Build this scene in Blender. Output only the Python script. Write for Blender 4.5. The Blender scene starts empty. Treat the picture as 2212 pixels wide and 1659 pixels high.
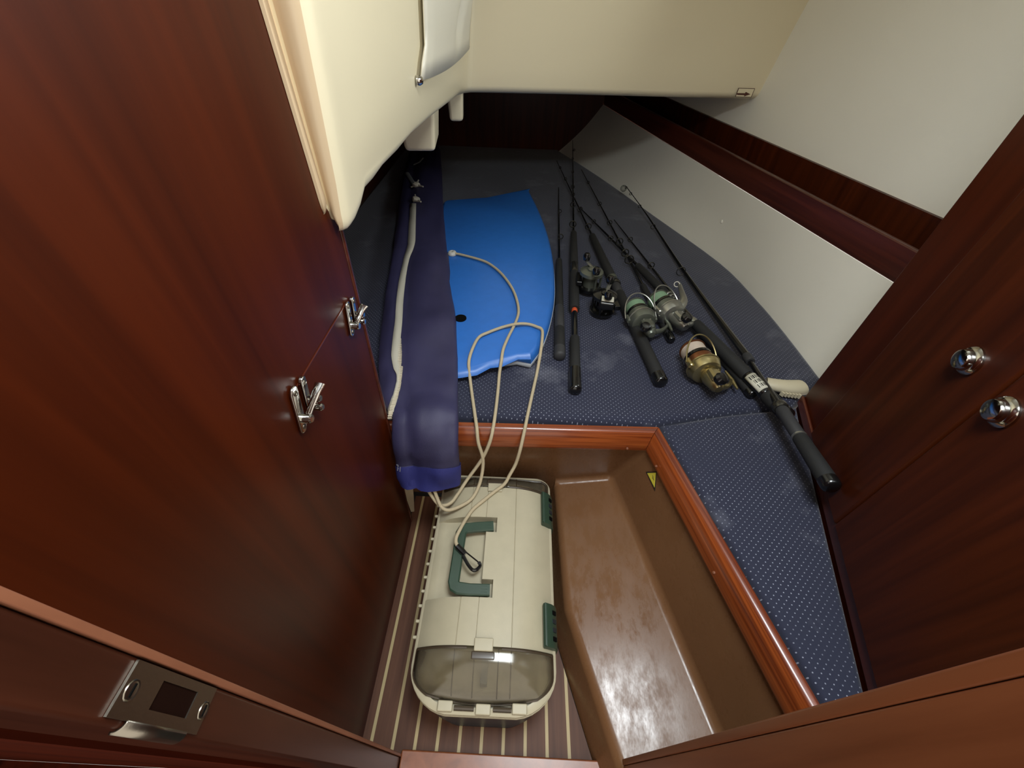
import bpy, bmesh, math, random
from mathutils import Vector, Matrix, noise
from mathutils.bvhtree import BVHTree
random.seed(7)
V = Vector
sc = bpy.context.scene
COL = sc.collection

# ------------------------------------------------------------------ camera
F, CX, CY, H = 872.0, 1106.0, 829.5, 1.10
_d = V((1075 - CX, 1715 - CY, F)).normalized()
_y = V((1150 - CX, -28 - CY, F)); _y = (_y - _d * _y.dot(_d)).normalized()
_x = _d.cross(_y)
if _x.x < 0: _x = -_x
ROWS = (_x, _y, -_d)
CAM = V((0, 0, H))
cam_data = bpy.data.cameras.new('camera'); cam = bpy.data.objects.new('camera', cam_data)
COL.objects.link(cam)
R = Matrix((ROWS[0], ROWS[1], ROWS[2])) @ Matrix(((1, 0, 0), (0, -1, 0), (0, 0, -1)))
cam.matrix_world = Matrix.Translation(CAM) @ R.to_4x4()
cam_data.sensor_fit = 'HORIZONTAL'; cam_data.sensor_width = 36.0
cam_data.lens = F / 2212 * 36.0
cam_data.clip_start = 0.01
sc.camera = cam

# ------------------------------------------------------------------ world, lights, exposure
w = bpy.data.worlds.new('world'); sc.world = w; w.use_nodes = True
w.node_tree.nodes['Background'].inputs[0].default_value = (1.0, 0.93, 0.82, 1)
w.node_tree.nodes['Background'].inputs[1].default_value = 0.75
HATCH = (-0.02, 0.40, 0.07, 0.40, 1.62)          # overhead deck hatch: x0 x1 y0 y1 z
ld = bpy.data.lights.new('hatch_daylight', 'AREA'); ld.shape = 'RECTANGLE'
ld.size = HATCH[1] - HATCH[0]; ld.size_y = HATCH[3] - HATCH[2]; ld.energy = 8.2; ld.color = (0.90, 0.97, 1.0)
lo = bpy.data.objects.new('hatch_daylight', ld); COL.objects.link(lo)
lo.location = ((HATCH[0] + HATCH[1]) / 2, (HATCH[2] + HATCH[3]) / 2, HATCH[4] + 0.05)
pd = bpy.data.lights.new('added_side_light', 'AREA'); pd.shape = 'RECTANGLE'; pd.size = 0.40; pd.size_y = 0.16; pd.energy = 2.3; pd.spread = math.radians(115); pd.color = (0.90, 0.97, 1.0)  # assumed portlight out of view, added to brighten cream face and flap
po = bpy.data.objects.new('added_side_light', pd); COL.objects.link(po)
po.location = (1.03, 1.15, 1.40); po.rotation_euler = (0, math.radians(92), math.radians(8))
sc.view_settings.view_transform = 'Standard'; sc.view_settings.look = 'None'
sc.view_settings.gamma = 1.0; sc.view_settings.use_curve_mapping = False
sc.view_settings.exposure = 0.92

# ------------------------------------------------------------------ measuring helpers
def ray(px, py):
    c = V((px - CX, py - CY, F)); return V((ROWS[0].dot(c), ROWS[1].dot(c), ROWS[2].dot(c)))
def atz(px, py, z): r = ray(px, py); return CAM + r * ((z - H) / r.z)
def aty(px, py, y): r = ray(px, py); return CAM + r * (y / r.y)
def atx(px, py, x): r = ray(px, py); return CAM + r * (x / r.x)
def atpl(px, py, A, B):
    n = V((B[1] - A[1], -(B[0] - A[0]), 0)); r = ray(px, py)
    return CAM + r * (n.dot(V((A[0], A[1], 0)) - CAM) / n.dot(r))
def at3(px, py, p, n):
    r = ray(px, py); return CAM + r * (n.dot(p - CAM) / n.dot(r))

# ------------------------------------------------------------------ object helpers
def tag(o, label=None, cat=None, group=None, kind=None):
    if label: o['label'] = label
    if cat: o['category'] = cat
    if group: o['group'] = group
    if kind: o['kind'] = kind
    return o
def empty(name, loc=(0, 0, 0)):
    o = bpy.data.objects.new(name, None); COL.objects.link(o); o.location = loc; o.empty_display_size = 0.05
    return o
def obj(name, bm, mat, parent=None, ang=35, bevel=0, seg=2, solid=0, offset=-1, sub=0):
    bmesh.ops.recalc_face_normals(bm, faces=bm.faces[:]) if not solid else None
    me = bpy.data.meshes.new(name); bm.to_mesh(me); bm.free()
    o = bpy.data.objects.new(name, me); COL.objects.link(o)
    me.materials.append(mat)
    if ang:
        me.shade_smooth(); me.set_sharp_from_angle(angle=math.radians(ang))
    if solid:
        m = o.modifiers.new('s', 'SOLIDIFY'); m.thickness = solid; m.offset = offset
    if bevel:
        m = o.modifiers.new('b', 'BEVEL'); m.width = bevel; m.segments = seg; m.limit_method = 'ANGLE'; m.angle_limit = math.radians(30)
        m.harden_normals = False
        me.shade_smooth()
        for e in me.edges: e.use_edge_sharp = False
        m2 = o.modifiers.new('w', 'WEIGHTED_NORMAL'); m2.keep_sharp = False
    if sub:
        m = o.modifiers.new('u', 'SUBSURF'); m.levels = sub; m.render_levels = sub
    if parent is not None:
        o.parent = parent
        if parent.type == 'EMPTY' or True:
            o.matrix_parent_inverse = Matrix.Translation(-world_loc(parent))
    return o
def world_loc(o):
    return o.location.copy() if o.parent is None else V((0, 0, 0)) + (o.location if o.type == 'EMPTY' else V((0, 0, 0)))
def BM(): return bmesh.new()
def face(bm, pts):
    return bm.faces.new([bm.verts.new(p) for p in pts])
def box(bm, c, s, M=None):
    M = M or Matrix.Identity(3); c = V(c); vs = []
    for dz in (-.5, .5):
        for dx, dy in ((-.5, -.5), (.5, -.5), (.5, .5), (-.5, .5)):
            vs.append(bm.verts.new(c + M @ V((dx * s[0], dy * s[1], dz * s[2]))))
    for f in ((3, 2, 1, 0), (4, 5, 6, 7), (0, 1, 5, 4), (1, 2, 6, 5), (2, 3, 7, 6), (3, 0, 4, 7)):
        bm.faces.new([vs[i] for i in f])
    return vs
def prism(bm, pts, off):
    a = [bm.verts.new(p) for p in pts]; b = [bm.verts.new(V(p) + V(off)) for p in pts]; n = len(a)
    bm.faces.new(a[::-1]); bm.faces.new(b)
    for i in range(n): bm.faces.new((a[i], a[(i + 1) % n], b[(i + 1) % n], b[i]))
def frames(pts):
    pts = [V(p) for p in pts]; n = len(pts); T = []
    for i in range(n):
        t = pts[min(i + 1, n - 1)] - pts[max(i - 1, 0)]; T.append(t.normalized())
    u = V((0, 0, 1)) if abs(T[0].z) < .9 else V((1, 0, 0))
    u = (u - T[0] * u.dot(T[0])).normalized(); out = []
    for i in range(n):
        u = (u - T[i] * u.dot(T[i])).normalized(); out.append((pts[i], T[i], u, T[i].cross(u)))
    return out
def tube(bm, pts, r, n=10, fu=1, fv=1, cap=True, closed=False):
    fr = frames(pts); rings = []
    for i, (p, t, u, v) in enumerate(fr):
        rr = r[i] if isinstance(r, (list, tuple)) else r
        rings.append([bm.verts.new(p + u * (rr * fu * math.cos(2 * math.pi * k / n)) + v * (rr * fv * math.sin(2 * math.pi * k / n))) for k in range(n)])
    m = len(rings)
    for i in range(m if closed else m - 1):
        a, b = rings[i], rings[(i + 1) % m]
        for k in range(n): bm.faces.new((a[k], a[(k + 1) % n], b[(k + 1) % n], b[k]))
    if cap and not closed: bm.faces.new(rings[0][::-1]); bm.faces.new(rings[-1])
def lathe(bm, prof, o, axis, n=24, up=None):
    axis = V(axis).normalized(); o = V(o)
    u = up and V(up) or (V((0, 0, 1)) if abs(axis.z) < .9 else V((1, 0, 0))); u = (u - axis * u.dot(axis)).normalized(); v = axis.cross(u)
    rings = []
    for r, h in prof:
        if r <= 1e-6: rings.append([bm.verts.new(o + axis * h)])
        else: rings.append([bm.verts.new(o + axis * h + u * (r * math.cos(2 * math.pi * k / n)) + v * (r * math.sin(2 * math.pi * k / n))) for k in range(n)])
    for a, b in zip(rings, rings[1:]):
        if len(a) == 1 and len(b) == 1: continue
        for k in range(n):
            if len(a) == 1: bm.faces.new((a[0], b[(k + 1) % n], b[k]))
            elif len(b) == 1: bm.faces.new((a[k], a[(k + 1) % n], b[0]))
            else: bm.faces.new((a[k], a[(k + 1) % n], b[(k + 1) % n], b[k]))
    for rg, rev in ((rings[0], 1), (rings[-1], 0)):
        if len(rg) > 1: bm.faces.new(rg[::-1] if rev else rg)
def grid(bm, rows, closed=False):
    vr = [[bm.verts.new(p) for p in r] for r in rows]
    for a, b in zip(vr, vr[1:]):
        n = len(a)
        for k in range(n if closed else n - 1):
            bm.faces.new((a[k], a[(k + 1) % n], b[(k + 1) % n], b[k]))
    return vr
def smooth_path(P, k=6):
    P = [V(p) for p in P]; out = []
    for i in range(len(P) - 1):
        p0 = P[max(i - 1, 0)]; p1 = P[i]; p2 = P[i + 1]; p3 = P[min(i + 2, len(P) - 1)]
        for j in range(k):
            t = j / k
            out.append(.5 * ((2 * p1) + (p2 - p0) * t + (2 * p0 - 5 * p1 + 4 * p2 - p3) * t * t + (3 * p1 - p0 - 3 * p2 + p3) * t ** 3))
    out.append(P[-1]); return out
def lerp(a, b, t): return a + (b - a) * t
def sst(a, b, x):
    t = max(0., min(1., (x - a) / (b - a))); return t * t * (3 - 2 * t)
def ring(bm, c, axis, R_, r, n=20, m=6, a0=0, a1=2 * math.pi, e1=None):
    axis = V(axis).normalized(); u = V(e1) if e1 is not None else (V((0, 0, 1)) if abs(axis.z) < .9 else V((1, 0, 0)))
    u = (u - axis * u.dot(axis)).normalized(); v = axis.cross(u); full = abs(a1 - a0 - 2 * math.pi) < 1e-6
    pts = [V(c) + u * (R_ * math.cos(a0 + (a1 - a0) * k / n)) + v * (R_ * math.sin(a0 + (a1 - a0) * k / n)) for k in range(n if full else n + 1)]
    if not full: tube(bm, pts, r, m); return
    rings = []
    for k, p in enumerate(pts):
        o = (p - V(c)).normalized()
        rings.append([bm.verts.new(p + o * (r * math.cos(2 * math.pi * j / m)) + axis * (r * math.sin(2 * math.pi * j / m))) for j in range(m)])
    for k in range(n):
        a, b = rings[k], rings[(k + 1) % n]
        for j in range(m): bm.faces.new((a[j], a[(j + 1) % m], b[(j + 1) % m], b[j]))

# ------------------------------------------------------------------ materials
ALB = 0.76        # overall paint darkness of the cabin
def lin(c):
    return tuple(ALB * ((x / 255) / 12.92 if x / 255 <= .04045 else ((x / 255 + .055) / 1.055) ** 2.4) for x in c) + (1,)
class Mat:
    def __init__(s, name):
        s.m = bpy.data.materials.new(name); s.m.use_nodes = True; s.t = s.m.node_tree; s.b = s.t.nodes['Principled BSDF']
    def n(s, ty, **k):
        nd = s.t.nodes.new(ty)
        for a, v in k.items():
            if a.startswith('i_'): nd.inputs[a[2:].replace('_', ' ')].default_value = v
            else: setattr(nd, a, v)
        return nd
    def l(s, a, b): s.t.links.new(a, b)
def pbr(name, col, rough=.5, metal=0., coat=0., spec=.5, bump=0., bscale=200., var=0., vscale=6., trans=0., coatr=.08):
    M = Mat(name); b = M.b
    b.inputs['Base Color'].default_value = lin(col); b.inputs['Roughness'].default_value = rough
    b.inputs['Metallic'].default_value = metal; b.inputs['Coat Weight'].default_value = coat; b.inputs['Coat Roughness'].default_value = coatr
    b.inputs['Specular IOR Level'].default_value = spec
    b.inputs['Transmission Weight'].default_value = trans
    co = M.n('ShaderNodeTexCoord')
    if var:
        nz = M.n('ShaderNodeTexNoise', i_Scale=vscale, i_Detail=5.); M.l(co.outputs['Object'], nz.inputs['Vector'])
        mr = M.n('ShaderNodeMapRange', i_From_Min=.3, i_From_Max=.7, i_To_Min=1 - var, i_To_Max=1 + var); M.l(nz.outputs['Fac'], mr.inputs['Value'])
        hs = M.n('ShaderNodeHueSaturation', i_Color=lin(col)); M.l(mr.outputs['Result'], hs.inputs['Value']); M.l(hs.outputs['Color'], b.inputs['Base Color'])
    if bump:
        nz = M.n('ShaderNodeTexNoise', i_Scale=bscale, i_Detail=3.); M.l(co.outputs['Object'], nz.inputs['Vector'])
        bp = M.n('ShaderNodeBump', i_Strength=bump, i_Distance=.002); M.l(nz.outputs['Fac'], bp.inputs['Height']); M.l(bp.outputs['Normal'], b.inputs['Normal'])
    return M.m
def wood(name, c1, c2, scale=(30, 30, 2), rough=.3, coat=.6, coatr=.1, detail=6., contrast=(.35, .65), spec=.5, turn=0.):
    M = Mat(name); b = M.b
    co = M.n('ShaderNodeTexCoord'); mp = M.n('ShaderNodeMapping'); mp.inputs['Scale'].default_value = scale
    m0 = M.n('ShaderNodeMapping'); m0.inputs['Rotation'].default_value = (0, 0, turn); M.l(co.outputs['Object'], m0.inputs['Vector']); M.l(m0.outputs['Vector'], mp.inputs['Vector'])
    nz = M.n('ShaderNodeTexNoise', i_Scale=1.0, i_Detail=detail, i_Roughness=.6, i_Distortion=.4); M.l(mp.outputs['Vector'], nz.inputs['Vector'])
    cr = M.n('ShaderNodeValToRGB'); cr.color_ramp.elements[0].position = contrast[0]; cr.color_ramp.elements[1].position = contrast[1]
    cr.color_ramp.elements[0].color = lin(c1); cr.color_ramp.elements[1].color = lin(c2)
    M.l(nz.outputs['Fac'], cr.inputs['Fac']); M.l(cr.outputs['Color'], b.inputs['Base Color'])
    b.inputs['Roughness'].default_value = rough; b.inputs['Coat Weight'].default_value = coat; b.inputs['Coat Roughness'].default_value = coatr
    b.inputs['Specular IOR Level'].default_value = spec
    bp = M.n('ShaderNodeBump', i_Strength=.05, i_Distance=.001); M.l(nz.outputs['Fac'], bp.inputs['Height']); M.l(bp.outputs['Normal'], b.inputs['Normal'])
    return M.m
def cushion_mat():
    M = Mat('dotted_navy_fabric'); b = M.b; b.inputs['Roughness'].default_value = .85
    b.inputs['Sheen Weight'].default_value = .25; b.inputs['Sheen Roughness'].default_value = .5
    co = M.n('ShaderNodeTexCoord'); sep = None
    mp = M.n('ShaderNodeMapping'); mp.inputs['Rotation'].default_value = (0, 0, math.radians(3)); mp.inputs['Scale'].default_value = (78, 78, 0)
    M.l(co.outputs['Object'], mp.inputs['Vector'])
    outs = []
    for off in ((0, 0, 0), (.5, .5, 0)):
        ad = M.n('ShaderNodeVectorMath', operation='ADD'); ad.inputs[1].default_value = off; M.l(mp.outputs['Vector'], ad.inputs[0])
        fr = M.n('ShaderNodeVectorMath', operation='FRACTION'); M.l(ad.outputs[0], fr.inputs[0])
        ds = M.n('ShaderNodeVectorMath', operation='DISTANCE'); ds.inputs[1].default_value = (.5, .5, 0)
        M.l(fr.outputs[0], ds.inputs[0]); outs.append(ds.outputs['Value'])
    mn = M.n('ShaderNodeMath', operation='MINIMUM'); M.l(outs[0], mn.inputs[0]); M.l(outs[1], mn.inputs[1])
    lt = M.n('ShaderNodeMapRange', i_From_Min=.055, i_From_Max=.10, i_To_Min=1., i_To_Max=0.); M.l(mn.outputs[0], lt.inputs['Value'])
    # scattered wear so some dots are faint
    nz = M.n('ShaderNodeTexNoise', i_Scale=7., i_Detail=4.); M.l(co.outputs['Object'], nz.inputs['Vector'])
    wr = M.n('ShaderNodeMapRange', i_From_Min=.35, i_From_Max=.65, i_To_Min=.25, i_To_Max=.85); M.l(nz.outputs['Fac'], wr.inputs['Value'])
    mu = M.n('ShaderNodeMath', operation='MULTIPLY'); M.l(lt.outputs['Result'], mu.inputs[0]); M.l(wr.outputs['Result'], mu.inputs[1])
    # dusty scuffs
    nz2 = M.n('ShaderNodeTexNoise', i_Scale=5.5, i_Detail=6., i_Roughness=.65); M.l(co.outputs['Object'], nz2.inputs['Vector'])
    sf = M.n('ShaderNodeMapRange', i_From_Min=.56, i_From_Max=.72, i_To_Min=0., i_To_Max=.42); M.l(nz2.outputs['Fac'], sf.inputs['Value'])
    m1 = M.n('ShaderNodeMix', data_type='RGBA'); m1.inputs['A'].default_value = lin((40, 44, 68)); m1.inputs['B'].default_value = lin((130, 132, 146))
    M.l(sf.outputs['Result'], m1.inputs['Factor'])
    m2 = M.n('ShaderNodeMix', data_type='RGBA'); m2.inputs['B'].default_value = lin((200, 204, 224))
    M.l(mu.outputs[0], m2.inputs['Factor']); M.l(m1.outputs['Result'], m2.inputs['A']); M.l(m2.outputs['Result'], b.inputs['Base Color'])
    wv = M.n('ShaderNodeTexNoise', i_Scale=900., i_Detail=1.); M.l(co.outputs['Object'], wv.inputs['Vector'])
    bp = M.n('ShaderNodeBump', i_Strength=.25, i_Distance=.001); M.l(wv.outputs['Fac'], bp.inputs['Height']); M.l(bp.outputs['Normal'], b.inputs['Normal'])
    return M.m
def smoke_mat():
    M = Mat('smoke_plastic'); M.t.nodes.remove(M.b); out = M.t.nodes['Material Output']
    tr = M.n('ShaderNodeBsdfTransparent'); tr.inputs[0].default_value = (.84, .81, .74, 1)
    gl = M.n('ShaderNodeBsdfGlossy', i_Roughness=.12); df = M.n('ShaderNodeBsdfDiffuse'); df.inputs[0].default_value = lin((158, 146, 122))
    co = M.n('ShaderNodeTexCoord'); nz = M.n('ShaderNodeTexNoise', i_Scale=22., i_Detail=6.); M.l(co.outputs['Object'], nz.inputs['Vector'])
    mr = M.n('ShaderNodeMapRange', i_From_Min=.35, i_From_Max=.7, i_To_Min=.14, i_To_Max=.42); M.l(nz.outputs['Fac'], mr.inputs['Value'])
    a = M.n('ShaderNodeMixShader'); M.l(mr.outputs['Result'], a.inputs[0]); M.l(tr.outputs[0], a.inputs[1]); M.l(df.outputs[0], a.inputs[2])
    fr = M.n('ShaderNodeFresnel', i_IOR=1.5); c = M.n('ShaderNodeMixShader'); M.l(fr.outputs[0], c.inputs[0]); M.l(a.outputs[0], c.inputs[1]); M.l(gl.outputs[0], c.inputs[2])
    M.l(c.outputs[0], out.inputs[0]); return M.m
def step_mat():
    M = Mat('brown_varnished_liner'); b = M.b
    co = M.n('ShaderNodeTexCoord')
    nz = M.n('ShaderNodeTexNoise', i_Scale=9., i_Detail=5.); M.l(co.outputs['Object'], nz.inputs['Vector'])
    cr = M.n('ShaderNodeValToRGB'); cr.color_ramp.elements[0].color = lin((122, 84, 54)); cr.color_ramp.elements[1].color = lin((142, 102, 70))
    M.l(nz.outputs['Fac'], cr.inputs['Fac']); M.l(cr.outputs['Color'], b.inputs['Base Color'])
    mp = M.n('ShaderNodeMapping'); mp.inputs['Scale'].default_value = (34, 16, 20); M.l(co.outputs['Object'], mp.inputs['Vector'])
    n2 = M.n('ShaderNodeTexNoise', i_Scale=1., i_Detail=8., i_Roughness=.75); M.l(mp.outputs['Vector'], n2.inputs['Vector'])
    mr = M.n('ShaderNodeMapRange', i_From_Min=.35, i_From_Max=.65, i_To_Min=.14, i_To_Max=.42); M.l(n2.outputs['Fac'], mr.inputs['Value']); M.l(mr.outputs['Result'], b.inputs['Roughness'])
    bp = M.n('ShaderNodeBump', i_Strength=.12, i_Distance=.001); M.l(n2.outputs['Fac'], bp.inputs['Height']); M.l(bp.outputs['Normal'], b.inputs['Normal'])
    b.inputs['Specular IOR Level'].default_value = .38
    return M.m
MT = {
 'mah_v': wood('mahogany_vertical', (60, 18, 2), (88, 31, 5), (26, 26, .9), .40, .08, .25, contrast=(.25, .75), spec=.2),
 'mah_d': wood('mahogany_dark', (60, 22, 5), (84, 34, 9), (36, 36, 1.5), .40, .08, .25, spec=.2),
 'mah_h': wood('mahogany_horizontal', (70, 28, 16), (104, 46, 28), (3, 1.5, 40), .34, .4, .16),
 'frame': wood('door_frame_mahogany', (134, 74, 42), (160, 94, 58), (30, 30, 2), .38, .3, .25),
 'frame_l': wood('door_frame_mahogany_shaded', (60, 28, 16), (82, 41, 26), (30, 30, 2), .36, .12, .2, spec=.3),  # left jamb's shade put into a darker copy of the frame colour
 'mah_m': wood('mahogany_dull', (66, 22, 9), (96, 34, 14), (26, 26, .9), .8, 0., .2, spec=.1),
 'jamb_edge': wood('cut_edge_wood', (140, 84, 58), (164, 104, 74), (30, 30, 6), .5, .1, .3),
 'trim': wood('fiddle_mahogany', (112, 42, 14), (182, 92, 42), (1.6, 90, 110), .3, .35, .12, contrast=(.36, .62)),
 'trim2': wood('fiddle_mahogany_long', (112, 42, 14), (182, 92, 42), (90, 1.6, 110), .3, .35, .12, contrast=(.36, .62), turn=math.radians(-13.2)),
 'plank': wood('teak_plank', (90, 56, 40), (112, 74, 54), (60, 3, 10), .5, .0, .3, spec=.25),
 'holly': pbr('holly_inlay', (200, 178, 128), .5, var=.06),
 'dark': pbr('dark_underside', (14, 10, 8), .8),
 'liner': step_mat(),
 'cream': pbr('cream_gelcoat', (266, 252, 214), .42, coat=.2, coatr=.3, bump=.05, bscale=60),
 'tan': pbr('cream_gelcoat_warm_lit', (240, 212, 172), .42, coat=.2, coatr=.3),  # cream moulding's post face, with warm light put into the colour
 'hull': pbr('white_vinyl_lining', (270, 265, 250), .55, bump=.12, bscale=500, var=.02, vscale=3),
 'vinyl': pbr('glossy_white_vinyl', (255, 248, 226), .45, coat=.2, coatr=.25),
 'ceil': pbr('ceiling_white', (240, 235, 218), .6),
 'cushion': cushion_mat(),
 'chrome': pbr('chrome', (222, 220, 214), .12, 1.),
 'steel': pbr('brushed_steel', (172, 164, 150), .32, 1., bump=.05, bscale=300),
 'board': pbr('blue_foam_skin', (52, 126, 222), .42, coat=.15, coatr=.3, var=.04, vscale=40, bump=.06, bscale=400),
 'white': pbr('white_plastic', (232, 230, 220), .45),
 'slick': pbr('white_slick', (222, 228, 234), .35, coat=.3),
 'rope': pbr('cream_cord', (222, 204, 168), .75, bump=.8, bscale=900),
 'bag': pbr('navy_canvas', (60, 57, 92), .48, bump=.35, bscale=1100, var=.1, vscale=14),
 'hem': pbr('blue_hem', (46, 50, 124), .65, bump=.3, bscale=1100),
 'zip': pbr('white_zip_tape', (214, 208, 190), .7, bump=.4, bscale=900),
 'teeth': pbr('zip_teeth', (238, 226, 200), .4),
 'web': pbr('beige_webbing', (212, 192, 158), .8, bump=.5, bscale=700),
 'tbox': pbr('stone_plastic', (203, 193, 164), .45, var=.05, vscale=26, bump=.05, bscale=300),
 'tgreen': pbr('green_plastic', (54, 78, 62), .42, var=.08, vscale=40),
 'tbase': pbr('navy_green_plastic', (38, 48, 54), .4),
 'tdark': pbr('black_slot', (10, 9, 8), .9, spec=.1),
 'smoke': smoke_mat(),
 'blk': pbr('black_foam_grip', (32, 32, 32), .75, bump=.3, bscale=700),
 'blkg': pbr('black_gloss', (20, 20, 21), .22, coat=.4),
 'grey': pbr('grey_grip', (58, 58, 60), .6),
 'blank': pbr('rod_blank', (22, 22, 22), .25, coat=.5),
 'rsilver': pbr('reel_silver', (186, 186, 178), .3, .85),
 'rgun': pbr('reel_gunmetal', (122, 126, 114), .38, .6),
 'rgold': pbr('reel_gold', (206, 190, 138), .28, .9),
 'gline': pbr('green_line', (142, 176, 142), .55, bump=.5, bscale=800),
 'wline': pbr('pale_line', (226, 208, 190), .5, bump=.4, bscale=800),
 'copper': pbr('copper_spool', (150, 96, 62), .35, .8),
 'orange': pbr('orange_ring', (226, 92, 48), .5),
 'label': pbr('label_paper', (236, 232, 212), .5),
 'ink': pbr('black_ink', (38, 38, 36), .6),
 'red': pbr('dark_red_ink', (96, 52, 34), .6),
 'yellow': pbr('warning_yellow', (240, 226, 80), .5),
 'ivory': pbr('ivory_plastic', (224, 212, 180), .5, bump=.1, bscale=120),
 'clear': pbr('clear_bead', (200, 200, 190), .1, trans=.7),
}

# ================================================================== SETTING
# ---- floor: teak planks and pale inlay strips over a dark sub-floor
STR_DX = 0.04466
stripes = [-0.261 + STR_DX * k for k in range(10)]
def seam_x(y): return max(0.106, 0.183 - 0.313 * (y - 0.062))
def seam_y(x): return 0.62 if x <= 0.1065 else 0.062 - (x - 0.183) / 0.313
bm = BM(); prism(bm, [(-.36, -.4, -.03), (.6, -.4, -.03), (.6, .66, -.03), (-.36, .66, -.03)], (0, 0, .024))
floor = tag(obj('floor', bm, MT['dark'], ang=0), 'teak floor with pale inlay strips', kind='structure')
def strip_poly(x0, x1, y0, z0, z1):
    xs = [x0] + ([.1064, .1066] if x0 < .1064 < x1 else []) + [x1]
    top = [(x, seam_y(x)) for x in xs]; top = [(x, max(y, y0 + .001)) for x, y in top]
    pts = [V((x0, y0, z0)), V((x1, y0, z0))] + [V((x, y, z0)) for x, y in reversed(top)]
    b = BM(); prism(b, pts, (0, 0, z1 - z0)); return b
hw = .0033
edges = [-.285] + stripes + [.2035]
for i in range(len(edges) - 1):
    x0 = edges[i] + (hw if i else 0); x1 = edges[i + 1] - (hw if i < len(edges) - 2 else 0)
    obj('plank', strip_poly(x0 + .0002, x1 - .0002, .0, -.006, random.uniform(-.0003, .0002)), MT['plank'], floor, ang=0)
for x in stripes:
    obj('inlay_strip', strip_poly(x - hw, x + hw, .0, -.006, .0), MT['holly'], floor, ang=0)

# ---- moulded footwell liner with the low step
zi, zo = .098, .122
A0 = V((.2236, .018, zi)); A1 = V((.137, .30, zi)); A2 = V((.124, .632, zi))
D1 = V((.281, .640, zo)); D0 = V((.383, .018, zo))
f0 = V((.199, .018, -.004)); f1 = V((.1145, .287, -.004)); f2 = V((.112, .634, -.004))
T1 = V((.336, .612, .30)); T0 = V((.474, .018, .30))
L0 = V((-.36, .604, .30)); L1 = V((-.36, .636, -.004))
_n = (T0 - T1).cross(D1 - T1); D0.x += _n.dot(T1 - D0) / _n.x      # keep the side panel flat
bm = BM(); vv = {k: bm.verts.new(p) for k, p in dict(A0=A0, A1=A1, A2=A2, D1=D1, D0=D0, f0=f0, f1=f1, f2=f2, T1=T1, T0=T0, L0=L0, L1=L1).items()}
def fc(*ks): bm.faces.new([vv[k] for k in ks])
fc('A0', 'D0', 'D1', 'A2', 'A1'); fc('f0', 'A0', 'A1', 'f1'); fc('f1', 'A1', 'A2', 'f2'); fc('D0', 'T0', 'T1', 'D1')
mid = bm.verts.new(lerp(L0, T1, (.124 + .36) / (.336 + .36))); vv['m'] = mid
fc('L1', 'L0', 'm', 'A2', 'f2'); fc('m', 'T1', 'D1', 'A2')
bmesh.ops.recalc_face_normals(bm, faces=bm.faces[:])
liner = obj('wall_footwell', bm, MT['liner'], ang=0, bevel=.016, seg=4)
tag(liner, 'brown varnished footwell with low step beside the toolbox', kind='structure')

# ---- fiddle rails around the footwell
def rail(name, P, Q, nout, capP, capQ, m, label):
    # P,Q: top front line ends ; nout: direction away from the well
    n = V(nout); bm = BM(); rows = []
    for p, c in ((P, capP), (Q, capQ)):
        prof = [(-.013, .297), (-.0145, .304), (-.006, .336), (.0, .348), (.006, .352), (.016, .352), (.016, .297)]
        rows.append([V((p.x, p.y, 0)) + c * d + V((0, 0, z)) for d, z in prof])
    grid(bm, rows, closed=True)
    for r in (0, 1):
        bm.verts.ensure_lookup_table(); k = len(rows[0]); bm.faces.new([bm.verts[r * k + i] for i in range(k)])
    return tag(obj(name, bm, m, ang=50), label, kind='structure')
Cn = V((.337, .617, 0)); Bk = V((-.36, .600, 0)); Nr = V((.478, .016, 0))
u1 = (Cn - Bk).normalized(); u2 = (Nr - Cn).normalized()
n1 = V((-u1.y, u1.x, 0)); n2 = V((-u2.y, u2.x, 0))
if n1.y < 0: n1 = -n1
if n2.x < 0: n2 = -n2
mit = (n1 + n2); mit = mit / mit.dot(n1)
tr1 = rail('trim_1', Bk, Cn - u1 * .0006, n1, n1, mit, MT['trim'], 'varnished mahogany rail along the back of the footwell')
tr2 = rail('trim_2', Cn + u2 * .0006, Nr, n2, mit, n2, MT['trim2'], 'varnished mahogany rail along the slanted side of the footwell')
for px, py, t in ((1355, 969, tr1), (1417, 1007, tr2), (1542, 1237, tr2)):
    p = atz(px, py, .312); bm = BM(); lathe(bm, [(.003, -.002), (.003, .001), (.0018, .002), (0, .002)], p, (-.1, -.8, .5) if t is tr1 else (-.85, -.2, .4), 8)
    obj('plug', bm, MT['jamb_edge'], t)

# ---- berth board
bm = BM(); prism(bm, [(-.75, .632, .262), (.32, .632, .262), (.352, .612, .262), (.49, .016, .262), (.53, .02, .262), (.70, .66, .262), (.80, .80, .262), (.80, 1.45, .262), (.2, 2.9, .262), (-.75, 2.9, .262)], (0, 0, .012))
tag(obj('floor_berth', bm, MT['mah_d'], ang=0), 'wooden berth board under the cushions', kind='structure')

# ---- left bulkhead
LX = -.28
WE = lambda z: .608 + (z - .83) * .078       # the aft edge leans slightly
bm = BM(); prism(bm, [(LX, .05, -.01), (LX, WE(0) - .008, -.01), (LX, WE(1.0) - .008, 1.0), (LX, WE(1.0) - .008, 1.65), (LX, .05, 1.65)], (-.022, 0, 0))
wl = tag(obj('wall_left', bm, MT['mah_v'], ang=0, bevel=.003), 'glossy mahogany bulkhead on the left', kind='structure')
bm = BM(); prism(bm, [(LX + .002, WE(0) - .0075, 0), (LX + .002, WE(0) + .002, 0), (LX + .002, WE(.84) + .002, .84), (LX + .002, WE(.84) - .0075, .84)], (-.026, 0, 0)); obj('edge_strip', bm, MT['mah_h'], wl, ang=0, bevel=.003)
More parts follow.
